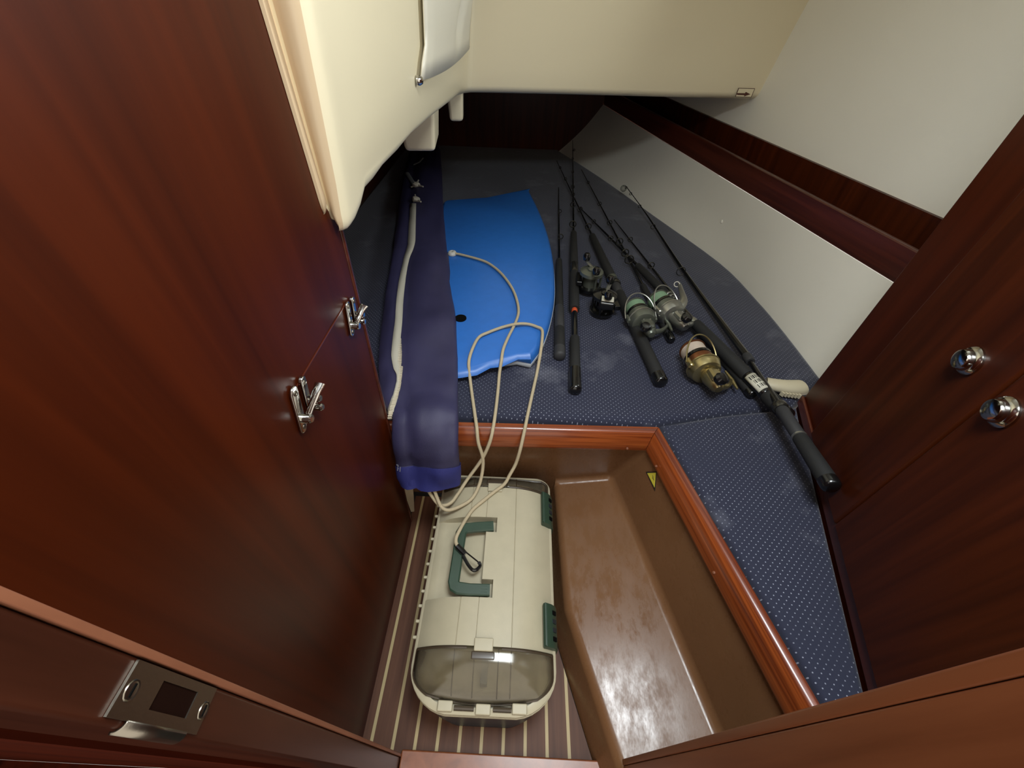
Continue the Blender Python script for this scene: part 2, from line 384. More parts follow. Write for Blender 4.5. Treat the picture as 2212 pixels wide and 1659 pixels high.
# joint line of the bulkhead's upper panel, between the two latches
bm = BM(); prism(bm, [(LX, .345, .7275), (LX, .553, .7275), (LX, .553, .7292), (LX, .345, .7292)], (.0012, 0, 0))
obj('seam_strip', bm, MT['mah_h'], wl, ang=0)

# ---- aft, outer-left bulkheads of the berth
bm = BM(); prism(bm, [(-.78, 2.95, 0), (1.3, 2.95, 0), (1.3, 2.98, 0), (-.78, 2.98, 0)], (0, 0, 1.65))
tag(obj('wall_back', bm, MT['mah_d'], ang=0), 'dark wooden bulkhead at the end of the berth', kind='structure')
bm = BM(); prism(bm, [(-.80, .55, 0), (-.77, .55, 0), (-.77, 2.95, 0), (-.80, 2.95, 0)], (0, 0, 1.65))
tag(obj('wall_inner', bm, MT['mah_d'], ang=0), 'dark bulkhead on the inner side of the berth', kind='structure')

# ---- cream cockpit moulding: post, side face, transverse face, rounded lower lip, underside
def arc2(c, r, a0, a1, n): return [(c[0] + r * math.cos(a0 + (a1 - a0) * k / n), c[1] + r * math.sin(a0 + (a1 - a0) * k / n)) for k in range(n + 1)]
def mould_path(lean):
    cx = -.262 + lean * .019; fx = -.212 + lean * .022
    P = [(-.2795, .560), (-.2755, .5605), (-.2745, .570), (-.2790, .574), (-.2785, .580)]
    P += [(-.2785 + (cx + .2785 - .004) * t, .582 - .009 * math.sin(t * 2.2)) for t in (.15, .4, .7, .9)]
    P += [(cx - .001, .580), (cx + .004, .588), (cx + .006, .600), (cx + .006, .62)]
    fy = 1.70
    for t in [.03, .06, .1, .16, .25, .35, .5, .65, .8, .9]: P.append((lerp(cx + .005, fx, t), lerp(.62, fy, t)))
    P += [(fx + .001, 1.67), (fx + .006, 1.69), (fx + .02, 1.702)]
    rx = .935 + lean * .02
    for t in [.04, .1, .2, .35, .5, .65, .8, .92, .97]: P.append((lerp(fx + .02, rx, t), lerp(1.702, 1.842, t)))
    P += [(rx - .008, 1.845), (rx + .006, 1.856), (rx + .014, 1.875), (rx + .03, 1.99), (rx + .05, 2.2)]
    return P
p0 = mould_path(0); n0 = len(p0)
def zbot(i):
    x, y = p0[i]
    if i < 4: return .862
    if i < 13: return (.852, .846, .840, .836, .834, .833, .833, .834, .835)[i - 4]
    if i < 19 + 4: return .836 + .024 * sst(.632, .69, y) - .022 * sst(.95, 1.7, y)
    return .830 - .008 * sst(-.2, .95, x)
rows = []
def out_n(i, P):
    a = V((*P[max(i - 1, 0)], 0)); b = V((*P[min(i + 1, len(P) - 1)], 0)); t = (b - a).normalized(); return V((-t.y, t.x, 0))   # inward (left of travel)
inw = [out_n(i, p0) for i in range(n0)]
lip = .024
for k in range(7):      # underside lip curling up from inside to the face
    a = math.pi / 2 * k / 6
    rows.append([V((*p0[i], 0)) + inw[i] * lip * 1.5 * (1 - math.sin(a)) * (.25 if i < 4 else .22 if i < 16 else .5 if i < 18 else 1) + V((0, 0, zbot(i) + lip * (1 - math.cos(a)) )) for i in range(n0)])
for z in (.90, .96, 1.03, 1.1, 1.2, 1.3, 1.45, 1.64):
    Pz = mould_path((z - .835) / .265)
    rows.append([V((*Pz[i], z)) for i in range(n0)])
bm = BM(); grid(bm, rows)
cock = tag(obj('wall_cockpit', bm, MT['cream'], ang=60), 'cream moulded cockpit well above the berth', kind='structure')
# post face of the same moulding, warm saloon light painted into its colour
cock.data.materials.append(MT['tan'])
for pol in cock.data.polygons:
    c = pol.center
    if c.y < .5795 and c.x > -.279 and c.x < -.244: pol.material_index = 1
# underside of the moulding
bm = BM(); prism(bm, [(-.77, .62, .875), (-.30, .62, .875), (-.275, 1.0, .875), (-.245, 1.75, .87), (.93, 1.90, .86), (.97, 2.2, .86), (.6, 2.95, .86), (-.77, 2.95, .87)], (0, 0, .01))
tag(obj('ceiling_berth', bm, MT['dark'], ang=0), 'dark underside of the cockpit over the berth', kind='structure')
def lug(c, s, rz, parent):
    bm = BM(); vs = box(bm, c, s, Matrix.Rotation(rz, 3, 'Z'))
    for v in vs[:4]: v.co = V(c) + (v.co - V(c)) * .8 + V((0, 0, (V(c) - v.co).z * .2))
    obj('moulded_lug', bm, MT['cream'], parent, ang=0, bevel=.012, seg=3)
lug((-.318, 1.40, .79), (.11, .20, .15), .1, cock)
lug((-.255, 1.72, .79), (.06, .08, .14), .1, cock)
lug((-.335, 1.02, .845), (.05, .08, .05), .1, cock)

# ---- hull side: lower lining, shelf, upper lining
bot = [(.80, .62), (.845, .74), (.846, .846), (.841, 1.04), (.827, 1.222), (.786, 1.479), (.628, 1.908), (.433, 2.429), (.224, 2.908), (.19, 2.96)]
bot = [(p.x, p.y) for p in smooth_path([V((x, y, 0)) for x, y in bot], 4)]
def fid_x(y): return .92 - .2262 * (y - .914)
rows = []
for k in range(9):
    t = k / 8; r = []
    for (x, y) in bot:
        yt = lerp(y, .62 + (y - .62) * (2.96 - .62) / (2.96 - .62), 1); xt = fid_x(yt)
        xb = lerp(x, xt, t) + .02 * math.sin(math.pi * t) * sst(1.2, 2., y); r.append(V((xb, y, .33 + (.604 - .33) * t)))
    rows.append(r)
bm = BM(); grid(bm, rows)
hl = tag(obj('wall_hull_lower', bm, MT['hull'], ang=70), 'white vinyl hull lining between cushion and shelf', kind='structure')
rows = []
def up_x(y, z): return fid_x(y) + .116 + .16 * ((z - .72) / .5) ** 1.2 * .6
for z in (.716, .722, .76, .82, .9, 1.0, 1.15, 1.35, 1.64):
    rows.append([V((up_x(y, z if z > .72 else .72), y, z)) for y in [.5 + .1 * k for k in range(25)]])
bm = BM(); grid(bm, rows)
hu = tag(obj('wall_hull_upper', bm, MT['hull'], ang=70), 'white vinyl hull lining above the shelf', kind='structure')
def button(px, py, par, p, n):
    q = at3(px, py, p, n); bm = BM(); lathe(bm, [(.009, -.002), (.008, .002), (.004, .004), (0, .0045)], q, n, 12); obj('button', bm, MT['hull'], par)
button(1710, 272, hu, V((.93, 1.50, .80)), V((-.93, -.2, -.3)).normalized())
button(1560, 478, hl, V((.806, 1.42, .47)), V((-.92, -.2, .3)).normalized())
shelf = tag(empty('hull_shelf', (fid_x(1.8), 1.8, .6)), 'long mahogany shelf with raised lip running along the white hull lining', 'shelf')
ys = (.60, 2.945)
bm = BM(); prism(bm, [(fid_x(ys[0]), ys[0], .603), (fid_x(ys[1]), ys[1], .603), (fid_x(ys[1]) + .018, ys[1], .603), (fid_x(ys[0]) + .018, ys[0], .603)], (0, 0, .082))
obj('fiddle', bm, MT['mah_h'], shelf, ang=0, bevel=.004, seg=3)
bm = BM(); prism(bm, [(fid_x(ys[0]) + .016, ys[0], .606), (fid_x(ys[1]) + .016, ys[1], .606), (fid_x(ys[1]) + .125, ys[1], .606), (fid_x(ys[0]) + .125, ys[0], .606)], (0, 0, .014))
obj('shelf_board', bm, MT['mah_h'], shelf, ang=0)
bm = BM(); prism(bm, [(fid_x(ys[0]) + .105, ys[0], .61), (fid_x(ys[1]) + .105, ys[1], .61), (fid_x(ys[1]) + .135, ys[1], .61), (fid_x(ys[0]) + .135, ys[0], .61)], (0, 0, .118))
obj('back_board', bm, MT['mah_d'], shelf, ang=0)

# ---- deck head with hatch opening
bm = BM(); x0, x1, y0, y1, hz = HATCH
for a in ((-.35, x0, -.05, 2.0), (x1, 1.5, -.05, 2.0), (x0, x1, -.05, y0), (x0, x1, y1, 2.0)):
    prism(bm, [(a[0], a[2], hz), (a[1], a[2], hz), (a[1], a[3], hz), (a[0], a[3], hz)], (0, 0, .03))
tag(obj('ceiling', bm, MT['ceil'], ang=0), 'white deck head with an open hatch', kind='structure')

win1 = tag(empty('window_1', ((x0 + x1) / 2, (y0 + y1) / 2, hz)), 'open deck hatch overhead', kind='structure')
for c_, s_ in (((x0 - .012, (y0 + y1) / 2), (.024, y1 - y0 + .05)), ((x1 + .012, (y0 + y1) / 2), (.024, y1 - y0 + .05)), (((x0 + x1) / 2, y0 - .012), (x1 - x0, .024)), (((x0 + x1) / 2, y1 + .012), (x1 - x0, .024))):
    bm = BM(); box(bm, (c_[0], c_[1], hz + .005), (s_[0], s_[1], .05)); obj('frame', bm, MT['steel'], win1, ang=0, bevel=.004)
win2 = tag(empty('window_2_added', (1.05, 1.15, 1.4)), 'long portlight high on the hull side', kind='structure')
bm = BM(); Mp = Matrix.Rotation(math.radians(8), 3, 'Z')
pts = [V((1.06, 1.15, 1.40)) + Mp @ V((.10 * math.sin(a) * -.2, .23 * max(-1, min(1, 1.35 * math.cos(a))), .10 * max(-1, min(1, 1.35 * math.sin(a))))) for a in [2 * math.pi * k / 24 for k in range(24)]]
tube(bm, pts + pts[:1], .012, 8, cap=False); obj('frame', bm, MT['steel'], win2)

# ---- door frame
door = tag(empty('door_1', (0, .03, 0)), 'mahogany door frame', kind='structure')
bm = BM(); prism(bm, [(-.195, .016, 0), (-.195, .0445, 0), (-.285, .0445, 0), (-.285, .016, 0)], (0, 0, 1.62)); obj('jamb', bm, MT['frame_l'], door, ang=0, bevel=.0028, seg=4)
bm = BM(); prism(bm, [(-.1935, .0447, 0), (-.1935, .0492, 0), (-.285, .0492, 0), (-.285, .0447, 0)], (0, 0, 1.62)); obj('stop_strip', bm, MT['jamb_edge'], door, ang=0, bevel=.0008)
bm = BM(); prism(bm, [(.2248, .053, 0), (.2248, .0442, 0), (.31, .0442, 0), (.31, .053, 0)], (0, 0, 1.62)); obj('stop_strip', bm, MT['frame'], door, ang=0, bevel=.0015)
bm = BM(); prism(bm, [(.2255, .044, 0), (.2255, -.03, 0), (.31, -.03, 0), (.31, .044, 0)], (0, 0, 1.62)); obj('jamb', bm, MT['frame'], door, ang=0, bevel=.0015)
bm = BM(); prism(bm, [(-.194, .0, 0.0002), (.224, .0, 0.0002), (.224, .0535, 0.0002), (-.194, .0555, 0.0002)], (0, 0, .016)); obj('sill', bm, MT['frame'], door, ang=0, bevel=.003)
bm = BM(); prism(bm, [(-.285, .012, 0), (-1.6, .012, 0), (-1.6, .04, 0), (-.285, .04, 0)], (0, 0, 1.62))
tag(obj('wall_near_left', bm, MT['mah_m'], ang=0), 'red mahogany wall left of the doorway', kind='structure')
bm = BM(); prism(bm, [(.31, .012, 0), (1.4, .012, 0), (1.4, .04, 0), (.31, .04, 0)], (0, 0, 1.62))
tag(obj('wall_near_right', bm, MT['mah_v'], ang=0), 'mahogany wall right of the doorway', kind='structure')

# saloon side of the doorway, behind the viewer
bm = BM(); prism(bm, [(-1.0, -1.6, 0), (-.97, -1.6, 0), (-.97, .01, 0), (-1.0, .01, 0)], (0, 0, 1.62))
tag(obj('wall_saloon_left', bm, MT['mah_m'], ang=0), 'mahogany saloon wall behind the doorway', kind='structure')
bm = BM(); prism(bm, [(1.2, -1.6, 0), (1.23, -1.6, 0), (1.23, .01, 0), (1.2, .01, 0)], (0, 0, 1.62))
tag(obj('wall_saloon_right', bm, MT['mah_d'], ang=0), 'mahogany saloon wall behind the doorway', kind='structure')
bm = BM(); prism(bm, [(-1.0, -1.6, -.03), (1.23, -1.6, -.03), (1.23, -.4, -.03), (-1.0, -.4, -.03)], (0, 0, .02))
tag(obj('floor_saloon', bm, MT['mah_d'], ang=0), 'saloon floor behind the doorway', kind='structure')

bm = BM(); prism(bm, [(-1.0, -.4, -.03), (-.365, -.4, -.03), (-.365, .012, -.03), (-1.0, .012, -.03)], (0, 0, .02))
tag(obj('floor_side', bm, MT['mah_m'], ang=0), 'saloon floor left of the doorway', kind='structure')

bm = BM(); prism(bm, [(.605, -.4, -.03), (1.2, -.4, -.03), (1.2, .012, -.03), (.605, .012, -.03)], (0, 0, .02))
tag(obj('floor_far_side', bm, MT['mah_m'], ang=0), 'saloon floor right of the doorway', kind='structure')

# ================================================================== FURNITURE
# ---- hanging locker on the right
W0, W1 = V((.553, .137, 0)), V((.722, .722, 0))
wd = (W1 - W0).normalized(); wn = V((-wd.y, wd.x, 0))
if wn.x > 0: wn = -wn
def wsz(px, py):
    p = atpl(px, py, (W0.x, W0.y), (W1.x, W1.y)); return (p - W0).dot(wd), p.z
def wp(s, z, out=0): return W0 + wd * s + wn * out + V((0, 0, z))
def wslab(bm, s0, s1, z0, z1, o0, o1): prism(bm, [wp(s0, z0, o0), wp(s1, z0, o0), wp(s1, z1, o0), wp(s0, z1, o0)], wn * (o1 - o0))
LS = (W1 - W0).length
lock = tag(empty('hanging_locker', W0), 'dark mahogany double-door locker with chrome push knobs on the right', 'locker')
s_st = wsz(2030, 640)[0]; z_r = wsz(1830, 1150)[1]; s_seam = wsz(2020, 980)[0]
bm = BM(); wslab(bm, -.12, LS, .276, 1.62, -.018, 0); obj('face_frame', bm, MT['mah_v'], lock, ang=0, bevel=.004, seg=3)
bm = BM(); prism(bm, [wp(LS - .018, .276, -.02), wp(LS, .276, -.02), wp(LS, .276, -.10), wp(LS - .018, .276, -.10)], (0, 0, 1.34)); obj('side_panel', bm, MT['mah_d'], lock, ang=0)
z_door = .395
bm = BM(); wslab(bm, -.12, LS, .366, z_door - .003, 0, .007); obj('bottom_rail', bm, MT['mah_h'], lock, ang=0, bevel=.003)
for a, b_, nm in ((s_seam + .0008, s_st, 0), (-.11, s_seam - .0008, 1)):
    bm = BM(); wslab(bm, a, b_, z_door, 1.60, .0005, .014)
    d = obj('door', bm, MT['mah_d'], lock, ang=0, bevel=.005, seg=3)
    s, z = wsz(*((2125, 785) if nm == 0 else (2200, 897)))
    c = wp(s, z, .014); bm = BM()
    lathe(bm, [(.0205, .0), (.0205, .003), (.018, .0065), (.0155, .0075), (.0150, .012), (.013, .015), (.008, .0168), (0, .0174)], c, wn, 28); obj('knob', bm, MT['chrome'], d)

# ---- cushions
CZ = .36
def cushion(name, poly, label, puff=.012, bev=.022, res=.03, extra=None):
    # poly: plan outline (ccw); top is gently crowned and its rim rounded over
    P = [V((x, y, 0)) for x, y in poly]; n = len(P); dens = []
    for i in range(n):
        a, b = P[i], P[(i + 1) % n]; k = max(1, int((b - a).length / .05))
        for j in range(k): dens.append(lerp(a, b, j / k))
    area = sum(P[i].x * P[(i + 1) % n].y - P[(i + 1) % n].x * P[i].y for i in range(n))
    if area < 0: dens = dens[::-1]
    m = len(dens); ins = []
    for i in range(m):
        t = (dens[(i + 1) % m] - dens[i - 1]).normalized(); ins.append(V((-t.y, t.x, 0)))
    bm = BM(); rows = []
    prof = [(.004, .276), (0, .285), (0, CZ - bev)] + [(bev * (1 - math.cos(a)), CZ - bev + bev * math.sin(a)) for a in (math.pi / 8, math.pi / 4, 3 * math.pi / 8, math.pi / 2)]
    for d, z in prof: rows.append([dens[i] + ins[i] * d + V((0, 0, z)) for i in range(m)])
    vr = grid(bm, rows, closed=True); bm.faces.new(vr[-1]); bm.faces.new(vr[0][::-1])
    top = [f for f in bm.faces if len(f.verts) == m and f.calc_center_median().z > .32]
    me_ = bm
    r = bmesh.ops.triangulate(bm, faces=top)
    o = obj(name, bm, MT['cushion'], ang=60)
    return tag(o, label, 'cushion')
hullpts = [(x, y) for x, y in bot if .80 < y < 2.88]
seamA = atz(1420, 914, CZ); seamB = atz(1560, 893, CZ); seamC = atz(1722, 876, CZ)
off = mit * .017
c_main = [(-.76, .634)] + [(.340, .640), (seamB.x, seamB.y + .002), (seamC.x - .003, seamC.y + .004), (.735, .735), (.83, .80)] + [(x - .006, y) for x, y in hullpts] + [(.21, 2.93), (-.76, 2.93)]
cushion('berth_cushion', c_main, 'large dark navy dotted berth cushion under the fishing rods')
def wl_(s): p = wp(s, 0, .003); return (p.x, p.y)
sC = (seamC - W0).dot(wd)
c_b = [((Cn + mit * .02).x, (Cn + mit * .02).y - .002), ((Nr + n2 * .018).x, (Nr + n2 * .018).y + .004), wl_(-.10), wl_(sC - .005), (seamB.x, seamB.y - .003)]
cushion('seat_cushion', c_b, 'small scuffed navy dotted cushion wedged between slanted rail and locker', bev=.014)

# ================================================================== THINGS
# ---- toolbox
TB = V((-.037, .345, 0))
tb = tag(empty('tackle_box', TB), 'stone-coloured plastic tackle box with green handle and smoky end lids on the floor', 'tackle box')
def outline(hx, y0, y1, rn, rf, n=8, sq=1.):
    P = []
    def corner(cx, cy, r, a0):
        for k in range(n + 1):
            a = a0 + math.pi / 2 * k / n; P.append((cx + r[0] * math.cos(a), cy + r[1] * math.sin(a)))
    corner(hx - rn[0], y0 + rn[1], rn, -math.pi / 2); corner(hx - rf[0], y1 - rf[1], rf, 0)
    corner(-hx + rf[0], y1 - rf[1], rf, math.pi / 2); corner(-hx + rn[0], y0 + rn[1], rn, math.pi)
    # bow the near end outwards
    return [(x, y - (.012 * (1 - (x / hx) ** 2) if y < 0 and y < y0 + rn[1] * .99 else 0)) for x, y in P]
def loft(levels, name, m, parent, **k):
    bm = BM(); vr = grid(bm, [[TB + V((x, y, z)) for x, y in o] for o, z in levels], closed=True)
    bm.faces.new(vr[0][::-1]); bm.faces.new(vr[-1]); return obj(name, bm, m, parent, **k)
Y0, Y1 = -.240, .248
def O(i): return outline(.140 - i, Y0 + i, Y1 - i, (.075 - i * .5, .062 - i * .5), (.04, .035))
def Ob(hx): return outline(hx, Y0 + .001, Y1 - .015, (.06, .05), (.035, .03))
loft([(Ob(.112), 0), (Ob(.113), .006), (Ob(.118), .03), (Ob(.1185), .05), (Ob(.122), .052), (Ob(.125), .145)], 'body', MT['tbase'], tb, ang=40)
loft([(O(.004), .143), (O(.0), .146), (O(.0), .155), (O(.003), .156), (O(.003), .158), (O(.001), .159), (O(.001), .1675), (O(.004), .170), (O(.012), .1705), (O(.0125), .160)], 'rim', MT['tbox'], tb, ang=40)
HXL = .1335      # lid half width
def lid_z(u):    # crown across the box
    s = abs(u) / HXL; return .170 + .040 * (1 - s ** 3.2)
v_n, v_f = -.150, .190
# lid lines located from the photograph's features on the lid plane
def uv(px, py, z=.205): p = atz(px, py, z) - TB; return p.x, p.y
ru0, rv1 = uv(1072, 1120); _, rv0 = uv(1066, 1293); isl, _ = uv(1046, 1200); arm, _ = uv(1040, 1140)
ru0 = .5 * (ru0 + uv(1066, 1293)[0])
gro = [uv(984, 1394)[0], uv(1027, 1394)[0], uv(1105, 1394)[0]]
e = .0016
us = sorted(set([round(x, 5) for x in [-HXL + HXL * 2 * k / 26 for k in range(27)] + [ru0 - e, ru0, isl - e, isl] + [g + d for g in gro for d in (-.0009, -.0003, .0003, .0009)]]))
nt1, nt2 = rv1 - .034, rv0 + .034
vs_ = sorted(set([round(x, 5) for x in [lerp(v_n, v_f, k / 30) for k in range(31)] + [rv0, rv0 + e, rv1, rv1 - e, nt1, nt1 - e, nt2, nt2 + e]]))
def lz(u, v):
    z = lid_z(u)
    for g in gro:
        if abs(u - g) < .0006 and not (rv0 < v < rv1 and u < ru0): z -= .0022
    rec = False
    if rv0 + e / 2 < v < rv1 - e / 2:
        if u < isl - e / 2: rec = True
        elif u < ru0 - e / 2 and (v > nt1 - e / 2 or v < nt2 + e / 2): rec = True
    if rec: z = min(z, .188 - .012 * sst(-.02, -.12, u)) - .001
    return z
bm = BM(); vr = grid(bm, [[TB + V((u, v, lz(u, v))) for u in us] for v in vs_])
for row in (vr[0], vr[-1]):     # end skirts
    lo_ = [bm.verts.new(V((p.co.x, p.co.y, .1695))) for p in row]
    for k in range(len(row) - 1): bm.faces.new((row[k], row[k + 1], lo_[k + 1], lo_[k]))
obj('lid', bm, MT['tbox'], tb, ang=30)
# smoky end lids: domed shells with ribs and hinge lugs
def end_lid(v0, v1, near):
    n_u, n_v = 24, 12; rows = []
    out = O(.007)
    for j in range(n_v + 1):
        t = j / n_v; v = lerp(v0, v1, t); r = []
        # plan half width at this v
        if near: hx = HXL - .002 - (.030 * max(0, (t - .45) / .55) ** 2.4)
        else: hx = HXL - .002 - (.016 * max(0, (t - .6) / .4) ** 2.2)
        for i in range(n_u + 1):
            u = -hx + 2 * hx * i / n_u; s = abs(u) / hx
            bow = (-1 if near else .3) * .010 * (1 - s * s) * t
            z = .171 + (.036 * (1 - s ** 3.2)) * (1 - t ** 2.6) + .0015
            r.append(TB + V((u, v + bow, z)))
        rows.append(r)
    bm = BM(); grid(bm, rows); o = obj('end_lid', bm, MT['smoke'], tb, ang=50, solid=.0022, offset=-1)
    o['label'] = 'smoky transparent end lid'
    # raised frame edge along the lid seam and ribs
    bm = BM()
    for (i0, i1) in (((0, 9), (15, 24))):
        tube(bm, [rows[0][i] + V((0, 0, .001)) for i in range(i0, i1 + 1)], .0028, 6)
    for g in (gro[0], gro[1], gro[1] + .05 * 0 + .045, gro[2]):
        pts = []
        for r in rows[:n_v]:
            hx = (r[-1].x - r[0].x) / 2; k = (g + hx) / (2 * hx) * n_u; i = min(max(int(k), 0), n_u - 1); pts.append(lerp(r[i], r[i + 1], k - i) + V((0, 0, .0006)))
        tube(bm, pts, .0011, 5)
    pts = [r[0] for r in rows] + rows[-1] + [r[-1] for r in rows[::-1]]
    tube(bm, pts, .0026, 6)
    obj('rib', bm, MT['smoke_rib'], o, ang=40)
    return rows
MT['hole'] = pbr('dark_recess_wood', (34, 16, 9), .9, spec=.05)
MT['smoke_rib'] = pbr('smoke_rib_plastic', (74, 62, 48), .3, coat=.3)
R1 = end_lid(v_n - .003, Y0 + .018, True); R2 = end_lid(v_f + .003, Y1 - .014, False)
# compartments below the smoky lids
for va, vb in ((Y0 + .02, v_n), (v_f, Y1 - .02)):
    bm = BM(); box(bm, TB + V((0, (va + vb) / 2, .158)), (.21, abs(vb - va) - .01, .004)); obj('tray', bm, MT['tbox'], tb, ang=0)
    bm = BM(); box(bm, TB + V((.002, (va + vb) / 2, .175)), (.012, abs(vb - va) - .03, .03)); obj('divider', bm, MT['tbase'], tb, ang=0)
# catch tab and hinge lugs
for v, sgn in ((v_n, -1), (v_f, 1)):
    bm = BM(); box(bm, TB + V((uv(1045, 1395)[0], v - sgn * .002, .2125)), (.036, .022, .006)); obj('catch_tab', bm, MT['tbox'], tb, ang=0, bevel=.002)
    bm = BM(); box(bm, TB + V((uv(1045, 1395)[0], v + sgn * .015, .2085)), (.044, .013, .006)); obj('catch', bm, MT['smoke_rib'], tb, ang=0, bevel=.002)
for px in (958, 1042, 1122):
    u = uv(px, 1552, .175)[0]; vv_ = Y0 - .0 + .012 - .012 * (1 - (u / .14) ** 2)
    bm = BM(); box(bm, TB + V((u, vv_, .174)), (.027, .016, .009)); obj('hinge_lug', bm, MT['tbox'], tb, ang=0, bevel=.002)
for ua, ub in ((978, 1022), (1064, 1104)):
    u0_ = uv(ua, 1552, .175)[0]; u1_ = uv(ub, 1552, .175)[0]; um = (u0_ + u1_) / 2
    vv_ = Y0 + .012 - .012 * (1 - (um / .14) ** 2); bm = BM(); tube(bm, [TB + V((u0_, vv_, .175)), TB + V((u1_, vv_, .175))], .004, 8); obj('hinge_pin', bm, MT['smoke_rib'], tb)
# green handle
def rrect_sweep(bm, pts, wv, hv, up=V((0, 0, 1))):
    rows = []
    for i, p in enumerate(pts):
        a = pts[max(i - 1, 0)]; b = pts[min(i + 1, len(pts) - 1)]; t = (b - a).normalized(); s = t.cross(up).normalized(); u = s.cross(t)
        # mitre scale at corners
        if 0 < i < len(pts) - 1:
            t1 = (p - a).normalized(); k = 1 / max(.5, abs(t1.dot(t)))
        else: k = 1
        rows.append([p + s * (x * wv * k) + u * (y * hv) for x, y in ((-1, -.6), (-.8, -1), (.8, -1), (1, -.6), (1, .6), (.8, 1), (-.8, 1), (-1, .6))])
    vr = grid(bm, rows, closed=True); bm.faces.new(vr[0][::-1]); bm.faces.new(vr[-1])
hz_ = .209
def hp(px, py, z=hz_): return atz(px, py, z)
hpts = [hp(1066, 1137), hp(1030, 1139, hz_ + .002), hp(1010, 1141, hz_ + .003), hp(1001, 1144, hz_ + .003), hp(996, 1152, hz_ + .003), hp(991, 1185, hz_ + .004), hp(985, 1225, hz_ + .004), hp(980, 1258, hz_ + .003), hp(982, 1266, hz_ + .003), hp(990, 1271, hz_ + .003), hp(1015, 1274, hz_ + .002), hp(1058, 1275)]
bm = BM(); rrect_sweep(bm, hpts, .0115, .0055); hnd = obj('handle', bm, MT['tgreen'], tb, ang=40)
for q in (hpts[0], hpts[-1]):
    bm = BM()
    for k in (-1, 0, 1): box(bm, q + V((-.012, k * .006, .0058)), (.014, .0018, .0015))
    obj('grip_rib', bm, MT['tgreen'], hnd, ang=0)
# green latches over the right edge
for py0, py1 in ((1068, 1134), (1306, 1400)):
    a = uv(1187, py0, .19)[1]; b_ = uv(1187, py1, .19)[1]; vm = (a + b_) / 2; L_ = abs(a - b_)
    prof = [(HXL - .020, .199), (HXL - .014, .203), (HXL - .002, .194), (HXL + .006, .182), (HXL + .010, .168), (HXL + .010, .140), (HXL + .006, .140), (HXL - .020, .165)]
    bm = BM(); prism(bm, [TB + V((x, vm - L_ / 2, z)) for x, z in prof], (0, L_, 0)); lt = obj('latch', bm, MT['tgreen'], tb, ang=0, bevel=.0015)
    for k in range(4):
        v = vm + (k - 1.5) * L_ * .2; bm = BM(); box(bm, TB + V((HXL + .0025, v, .1885)), (.011, L_ * .1, .003), Matrix.Rotation(math.radians(52), 3, 'Y')); obj('slot', bm, MT['tdark'] if k in (0, 3) else MT['tbase'], lt, ang=0)
    bm = BM(); box(bm, TB + V((HXL - .016, vm, .204)), (.003, L_ * .98, .004)); obj('ridge', bm, MT['tgreen'], lt, ang=0, bevel=.001)
for k in range(11):     # back hinge knuckles along the left edge
    v = lerp(-.13, .16, k / 10); bm = BM(); box(bm, TB + V((-.1415, v, .160)), (.012, .006, .008)); obj('hinge_knuckle', bm, MT['tbox'], tb, ang=0, bevel=.0015)

# ---- bodyboard
BZ = .362
edge_px = [(1142, 405), (1165, 450), (1184, 500), (1196, 555), (1200, 620), (1191, 680), (1172, 735), (1148, 770)]
right = [atz(px, py, .408) for px, py in edge_px]
right = smooth_path(right, 5)
tail = [atz(*p, .40) for p in ((1120, 775), (1085, 786), (1060, 790), (1030, 802), (990, 806))]
lft = [V((-.20, .735, 0)), V((-.262, .80, 0)), V((-.30, .95, 0)), V((-.325, 1.2, 0)), V((-.34, 1.55, 0)), V((-.36, 1.85, 0))]
nose = [atz(965, 430, .408), atz(1050, 424, .408)]
outl = right + tail + smooth_path(lft, 3) + nose
bb = tag(empty('bodyboard', V((-.1, 1.3, BZ))), 'bright blue foam bodyboard lying half under the navy bag', 'bodyboard')
cen = V((-.1, 1.3, 0))
def lvl(ins, z):
    out = []
    for i, p in enumerate(outl):
        a, b = outl[i - 1], outl[(i + 1) % len(outl)]; t = V((b.x - a.x, b.y - a.y, 0)).normalized(); n_ = V((t.y, -t.x, 0))
        c = V((p.x, p.y, 0))
        if z < BZ + .022 and p.y < .81 and p.x < .02: ins = ins + .012
        if n_.dot(cen - c) < 0: n_ = -n_
        zz = z
        if p.y < .80 and z > BZ + .02: zz = z - .014 * sst(.82, .74, p.y) * (1 if ins < .02 else .3) + .003 * math.sin(p.x * 60)
        out.append(c + n_ * ins + V((0, 0, zz)))
    return out
bm = BM(); vr = grid(bm, [lvl(.010, BZ + .014), lvl(.0, BZ + .020), lvl(.002, BZ + .034), lvl(.008, BZ + .042), lvl(.016, BZ + .046)], closed=True)
bm.faces.new(vr[0][::-1]); tf = bm.faces.new(vr[-1]); bmesh.ops.triangulate(bm, faces=[tf], ngon_method='EAR_CLIP'); obj('deck', bm, MT['board'], bb, ang=50)
bm = BM(); vr = grid(bm, [lvl(.014, BZ + .001), lvl(.002, BZ + .004), lvl(-.002, BZ + .012), lvl(-.001, BZ + .019), lvl(.006, BZ + .0195)], closed=True)
bm.faces.new(vr[0][::-1]); bm.faces.new(vr[-1]); obj('slick_bottom', bm, MT['slick'], bb, ang=50)
pp = atz(995, 687, BZ + .048); bm = BM(); lathe(bm, [(.017, -.004), (.017, .0008), (.012, .0012), (0, .0012)], pp, (0, 0, 1), 20); obj('plug', bm, MT['tdark'], bb)
pp = atz(977, 547, BZ + .052); bm = BM(); lathe(bm, [(.015, -.005), (.016, .0), (.013, .006), (.007, .008), (.0065, .003), (0, .003)], pp, (0, 0, 1), 20); lp = obj('leash_plug', bm, MT['white'], bb)
bm = BM(); lathe(bm, [(.005, 0), (.004, .002), (0, .002)], pp + V((0, 0, .003)), (0, 0, 1), 12); obj('plug_screw', bm, MT['steel'], lp)

